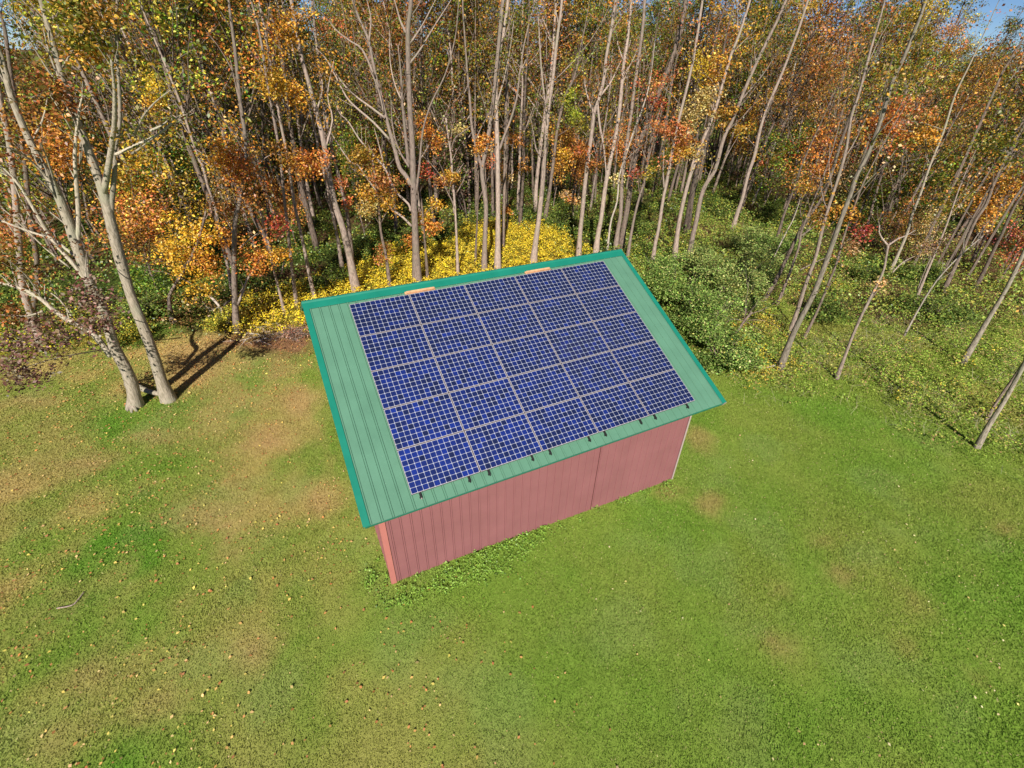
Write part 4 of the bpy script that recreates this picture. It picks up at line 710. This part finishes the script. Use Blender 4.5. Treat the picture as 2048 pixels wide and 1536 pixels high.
# far trees beyond: one mass
def far_wood():
    rr = np.random.default_rng(5); V = []; C = []; mb = MB()
    for k in range(420):
        a = rr.uniform(-56, 56); d = rr.uniform(58, 120); th = math.atan2(FWD[1], FWD[0]) + rad(a); x = CAM[0] + d * math.cos(th); y = CAM[1] + d * math.sin(th); H = rr.uniform(12, 16.5) + (d - 58) * .02
        if gap_at(top_px(x, y)): H *= .42 if top_px(x, y) < 90 else .74
        mb.tube([(x, y, -.3), (x + rr.normal(0, .3), y, H * .5), (x + rr.normal(0, .5), y, H)], [.14, .10, .02], 4)
        for b in range(3): z = rr.uniform(.35, .8) * H; e = rand_dirs(1, rr)[0] * 2; mb.tube([(x, y, z), (x + e[0], y + e[1], z + 2.6)], [.05, .01], 3)
        n = 40; t = rr.random(n) ** .7; zc = H * (.25 + .78 * t); rad_ = 2.1 * np.sin(np.pi * np.clip(t * .9 + .08, 0, 1)); u = rr.uniform(0, 6.28, n); q = rr.random(n) ** .5
        Cn = np.stack([x + np.cos(u) * rad_ * q, y + np.sin(u) * rad_ * q, zc], -1); pal = PAL[rr.choice(['olive', 'brown', 'orange', 'green', 'gold', 'olive', 'brown'])]
        v, c = cluster_leaves(Cn, 12, .5, .27, pal, rr, .6); V.append(v); C.append(c)
    for k in range(460):
        a = rr.uniform(-50, 50); d = rr.uniform(36, 62); th = math.atan2(FWD[1], FWD[0]) + rad(a); x = CAM[0] + d * math.cos(th); y = CAM[1] + d * math.sin(th)
        px = project(np.array([[x, y, 0.]])); 
        if px[1][0] > np.interp(px[0][0], EDGE[:, 0], EDGE[:, 1]) - 12: continue
        H = rr.uniform(9, 15) * (.45 if gap_at(top_px(x, y)) else 1); l = rr.normal(0, .5, 4); w = rr.uniform(.035, .075)
        mb.tube([(x, y, -.3), (x + l[0] * .5, y, H * .35), (x + l[1], y + l[2] * .4, H * .7), (x + l[1] * 1.4, y + l[3], H)], [w * 1.2, w, w * .7, .012], 5)
        for b in range(5): z = rr.uniform(.4, .9) * H; e = rand_dirs(1, rr)[0] * rr.uniform(.6, 1.5); mb.tube([(x + l[1] * z / H, y, z), (x + l[1] * z / H + e[0], y + e[1], z + 1.6)], [w * .4, .008], 3)
        n = 16; Cn = np.stack([x + l[1] + rr.normal(0, .9, n), y + rr.normal(0, .9, n), H * rr.uniform(.5, 1.02, n)], -1); v, c = cluster_leaves(Cn, 9, .4, .17, PAL[rr.choice(['olive', 'brown', 'orange', 'green', 'gold', 'yellowgreen'])], rr, .6); V.append(v); C.append(c)
    o = bpy.data.objects.new('far_wood', None); COL.objects.link(o)
    return V, C, mb, o
V, C, mb, o = far_wood(); tag(o, 'countless thin autumn trees filling and closing the depth of the wood', 'wood', kind='stuff')
link('trunks', mb.mesh('trunks', BARKD), o)['kind'] = 'stuff'; link('foliage', raw_mesh('foliage', np.concatenate(V), 4, np.concatenate(C), LEAF), o)['kind'] = 'stuff'

# ------------------------------------------------------------------ shrubs
def shrub(name, label, px, h, rr_, pal, n, size, seed, top=None, group=None, cat='shrub'):
    r = np.random.default_rng(seed); b = gp(*px); o = empty(name, tuple(b), label, cat, group); mb = MB(); tips = []
    for k in range(int(9 + 3 * rr_)):
        a = r.uniform(0, 6.28); q = [np.zeros(3) - np.array([0, 0, .05])]; e = rr_ * r.uniform(.2, .8); hh = h * r.uniform(.6, .95)
        for s in range(1, 5): q.append(np.array([math.cos(a) * e * (s / 4) ** 1.2, math.sin(a) * e * (s / 4) ** 1.2, hh * s / 4]) + r.normal(size=3) * .05)
        mb.tube(q, [.022, .018, .013, .009, .004], 4); tips += q[2:]
    link('stems', mb.mesh('stems', BARKD), o)
    nc = n // 18; D = rand_dirs(nc, r); D[:, 2] = np.abs(D[:, 2]) * 1.1 - .15; lump = 1 + .28 * np.sin(D[:, 0] * 4 + seed) * np.cos(D[:, 1] * 5 + seed) + .12 * r.normal(size=nc)
    nl = 6; LC = rand_dirs(nl, r) * np.array([rr_ * .62, rr_ * .62, h * .28]) + np.array([0, 0, h * .42]); LR = r.uniform(.32, .62, nl); li = r.integers(0, nl, nc)
    Cn = LC[li] + D * LR[li][:, None] * np.array([rr_, rr_, h * .55]) * (r.random((nc, 1)) ** .4) * lump[:, None]; Cn = Cn[Cn[:, 2] > .05]
    sp2 = rand_dirs(nc // 12, r); sp2[:, 2] = abs(sp2[:, 2]); Cn = np.concatenate([Cn, LC[r.integers(0, nl, len(sp2))] + sp2 * np.array([rr_, rr_, h * .7]) * r.uniform(.5, .85, (len(sp2), 1))])
    v, c = cluster_leaves(Cn, 18, .13, size * .88, pal, r, .7, .34, 1.)
    if top is not None:
        m = len(c); sel = (r.random(m) < .05) & (v.reshape(-1, 4, 3)[:, 0, 2] > h * .3); c[sel] = pick(top, sel.sum(), r)
    link('foliage', raw_mesh('foliage', v, 4, c, LEAFN), o); return o
GA = [(.16, .27, .05), (.22, .34, .07), (.11, .19, .035), (.28, .34, .09)]; GB = [(.20, .30, .07), (.28, .36, .10), (.14, .21, .045), (.34, .36, .11)]; CR = [(.75, .70, .30), (.6, .55, .15)]
gs = 'green bushes right of the shed'
for px, h, w, pal, n, lab in (((1352, 612), 2.3, 1.8, GA, 9500, 'dense dark green bush touching the right rake of the roof near the ridge corner'),
                              ((1405, 668), 2.3, 1.7, GA, 9000, 'green bush beside the middle of the right roof edge'),
                              ((1432, 735), 1.6, 1.5, GA, 7500, 'low green bush nearest to the lower right roof corner'),
                              ((1440, 610), 2.7, 1.9, GB, 9000, 'pale green bush with cream specks, centre of the bush mass'),
                              ((1500, 565), 2.5, 1.9, GB, 8000, 'pale green flowering bush at the right end of the bush mass'),
                              ((1392, 560), 2.0, 1.6, GB, 7000, 'grey-green bush at the feet of the trees rising above the bushes'),
                              ((1318, 556), 1.2, 1.3, GA, 4500, 'small green bush just behind the ridge corner of the roof'),
                              ((1490, 508), 2.0, 1.6, GB, 6000, 'cream and green bush furthest back in the bush mass'),
                              ((1475, 640), 1.5, 1.3, GB, 5200, 'loose olive bush between the bush mass and the fan-limbed dead tree'),
                              ((1540, 520), 1.7, 1.4, GA, 5200, 'ragged green bush at the foot of the peeling trunk'),
                              ((1460, 700), .9, 1.2, GA, 4200, 'low spreading green bush between the roof edge and the yellow bush')):
    shrub('bush', lab, px, h * (1. if pal is GA else .92), w * (1.04 if pal is GA else .9), pal, n, .105, 700 + px[0], CR, gs)
YB_ = [(.62, .46, .04), (.52, .42, .05), (.7, .5, .08)]
shrub('yellow_bush', 'small bright yellow bush in the rough grass right of the lower roof corner', (1478, 730), 1.1, .85, [(.85, .66, .04), (.75, .6, .06), (.6, .52, .06)], 3600, .07, 801)
shrub('yellow_bush', 'yellow-green bush at the foot of the trunk with the bare crossing limb', (452, 665), .9, .8, [(.62, .5, .05), (.45, .42, .05), (.2, .26, .04)], 3600, .08, 802)
shrub('yellow_bush', 'yellow flowering bush at the far left behind the leaning pair', (240, 678), .9, 1.3, [(.5, .44, .05), (.3, .34, .05), (.16, .22, .04), (.6, .46, .05)], 4500, .085, 803)
rw = np.random.default_rng(77); WB = [(.12, .2, .035), (.17, .24, .045), (.09, .14, .03), (.24, .26, .05)]
for k, (px, lab) in enumerate((((735, 520), 'green bush between the yellow weeds and the flared trunk'), ((900, 480), 'dark green bush left of the leafy fork, behind the yellow weeds'), ((1120, 455), 'green bush behind the right end of the yellow weeds'), ((1195, 470), 'dull green bush left of the ridge end'), ((1270, 470), 'dull green bush between the trunks right of the ridge end'),
                               ((1530, 440), 'bright green bush between slim trunks at right'), ((1720, 560), 'bright green bush behind the Y-forked dead tree'), ((1860, 640), 'light green bush by the grey straight stem'), ((290, 640), 'dark green bush behind the pair of lawn trees'), ((660, 585), 'green bush left of the flared trunk foot'), ((1830, 560), 'brown-green bush in the shade at right'), ((1640, 640), 'olive bush right of the tallest clean trunk'))):
    shrub('bush', lab, px, rw.uniform(.9, 1.5), rw.uniform(1.0, 1.5), WB, 3400, .11, 900 + k, None, 'bushes scattered in the wood')
# brush pile, log, stump, fallen sticks
def twig_heap(name, label, px, rx_, h, n, mat, pal, seed, cat):
    r = np.random.default_rng(seed); b = gp(*px); o = empty(name, tuple(b), label, cat); mb = MB()
    for k in range(n):
        p = np.array([r.normal(0, rx_ * .5), r.normal(0, rx_ * .3), r.uniform(.02, h)]); d = rand_dirs(1, r)[0]; d[2] *= .25; l = r.uniform(.3, 1.1); q = [p, p + d * l * .5 + r.normal(size=3) * .04, p + d * l]
        q = [np.array([a[0], a[1], max(a[2], .02)]) for a in q]; mb.tube(q, [.012, .009, .004], 4)
    link('twigs', mb.mesh('twigs', mat), o); C = np.stack([r.normal(0, rx_ * .5, 90), r.normal(0, rx_ * .3, 90), r.uniform(.05, h, 90)], -1); v, c = cluster_leaves(C, 12, .12, .07, pal, r); link('dead_leaves', raw_mesh('dead_leaves', v, 4, c, LEAFN), o)
twig_heap('brush_pile', 'reddish brown pile of dead brush beside the left end of the roof ridge', (600, 672), .7, .35, 80, BARKD, [(.36, .17, .11), (.28, .14, .1), (.42, .24, .14)], 61, 'brush pile')
twig_heap('brush_pile', 'loose pale twigs lying at the foot of the trunk with the crossing limb', (520, 672), 1.0, .2, 60, BARKW, [(.5, .36, .1), (.45, .3, .12)], 62, 'brush pile')
def stick(name, label, pts, w, mat, cat, lift=.08):
    b = gp(*pts[0]); P = [gp(*p) + np.array([0, 0, lift]) for p in pts]; R = [max(.008, w * .5 * (1 - .4 * i / len(P)) * np.linalg.norm(p - CAM) / F_PX) for i, p in enumerate(P)]
    q, rr = smooth_poly(P, R, 3); mb = MB(); mb.tube(q, rr, 8, .08); tag(link(name, mb.mesh(name, mat, b, True), loc=tuple(b)), label, cat)
stick('fallen_log', 'bleached log lying on the ground between the two big lawn trees', [(258, 778), (280, 782), (302, 792), (330, 798)], 10, BARKG, 'log', .2)
stick('fallen_branch', 'long thin fallen branch on the grass below the brush pile', [(466, 668), (500, 670), (545, 672), (590, 666)], 3, BARKW, 'branch')
stick('fallen_branch', 'small crooked stick lying on the bare patch of lawn at far left', [(115, 1218), (145, 1212), (158, 1200), (170, 1184)], 2, BARK, 'branch', .03)
stick('fallen_branch', 'pale dry branch lying on the weeds right of the lower roof corner', [(1500, 735), (1530, 738), (1562, 730)], 4, BARKW, 'branch')
b = gp(268, 818); mb = MB(); rs = np.random.default_rng(3)
for k in range(6): a = k * 1.05 + .3 * math.sin(k * 5); l = .6 + .4 * math.sin(k * 3) ** 2; mb.tube([np.array([0, 0, .16]), np.array([math.cos(a) * .16 * l, math.sin(a) * .16 * l, .11]), np.array([math.cos(a) * .3 * l, math.sin(a) * .3 * l, -.02])], [.08, .06, .03], 6, .15)
tag(link('root_stump', mb.mesh('root_stump', BARKM, (0, 0, 0), True), loc=tuple(b)), 'knobbly bleached root stump at the foot of the left lawn tree', 'stump')

# ------------------------------------------------------------------ light, sky, camera
az = rad(62.); el = rad(37.)
sd_ = Vector((-math.cos(az) * math.cos(el), -math.sin(az) * math.cos(el), math.sin(el)))
sun = bpy.data.lights.new('sun', 'SUN'); sun.energy = 5.0; sun.angle = rad(.5); sun.color = (1., .93, .82)
so = bpy.data.objects.new('sun', sun); COL.objects.link(so); so.rotation_euler = sd_.to_track_quat('Z', 'Y').to_euler(); so.location = (0, -20, 30)
w = bpy.data.worlds.new('World'); scene.world = w; w.use_nodes = True; nt = w.node_tree; bg = nt.nodes['Background']
sky = nt.nodes.new('ShaderNodeTexSky'); sky.sky_type = 'NISHITA'; sky.sun_disc = False; sky.sun_elevation = el; sky.sun_rotation = math.atan2(sd_.x, sd_.y); sky.altitude = 3000; sky.air_density = .8; sky.dust_density = .1; sky.ozone_density = 6.
nt.links.new(sky.outputs[0], bg.inputs[0]); bg.inputs[1].default_value = .056
cam = bpy.data.cameras.new('camera'); cam.sensor_width = 36; cam.lens = F_PX / 2048 * 36; cam.clip_end = 3000; cam.clip_start = .1
co = bpy.data.objects.new('camera', cam); COL.objects.link(co)
co.matrix_world = Matrix.Translation(Vector(CAM)) @ Matrix([list(row) for row in RC]).to_4x4(); scene.camera = co
scene.view_settings.view_transform = 'Standard'; scene.view_settings.look = 'None'; scene.view_settings.exposure = .52; scene.view_settings.gamma = 1
scene.cycles.max_bounces = 6; scene.cycles.diffuse_bounces = 3; scene.cycles.transparent_max_bounces = 4
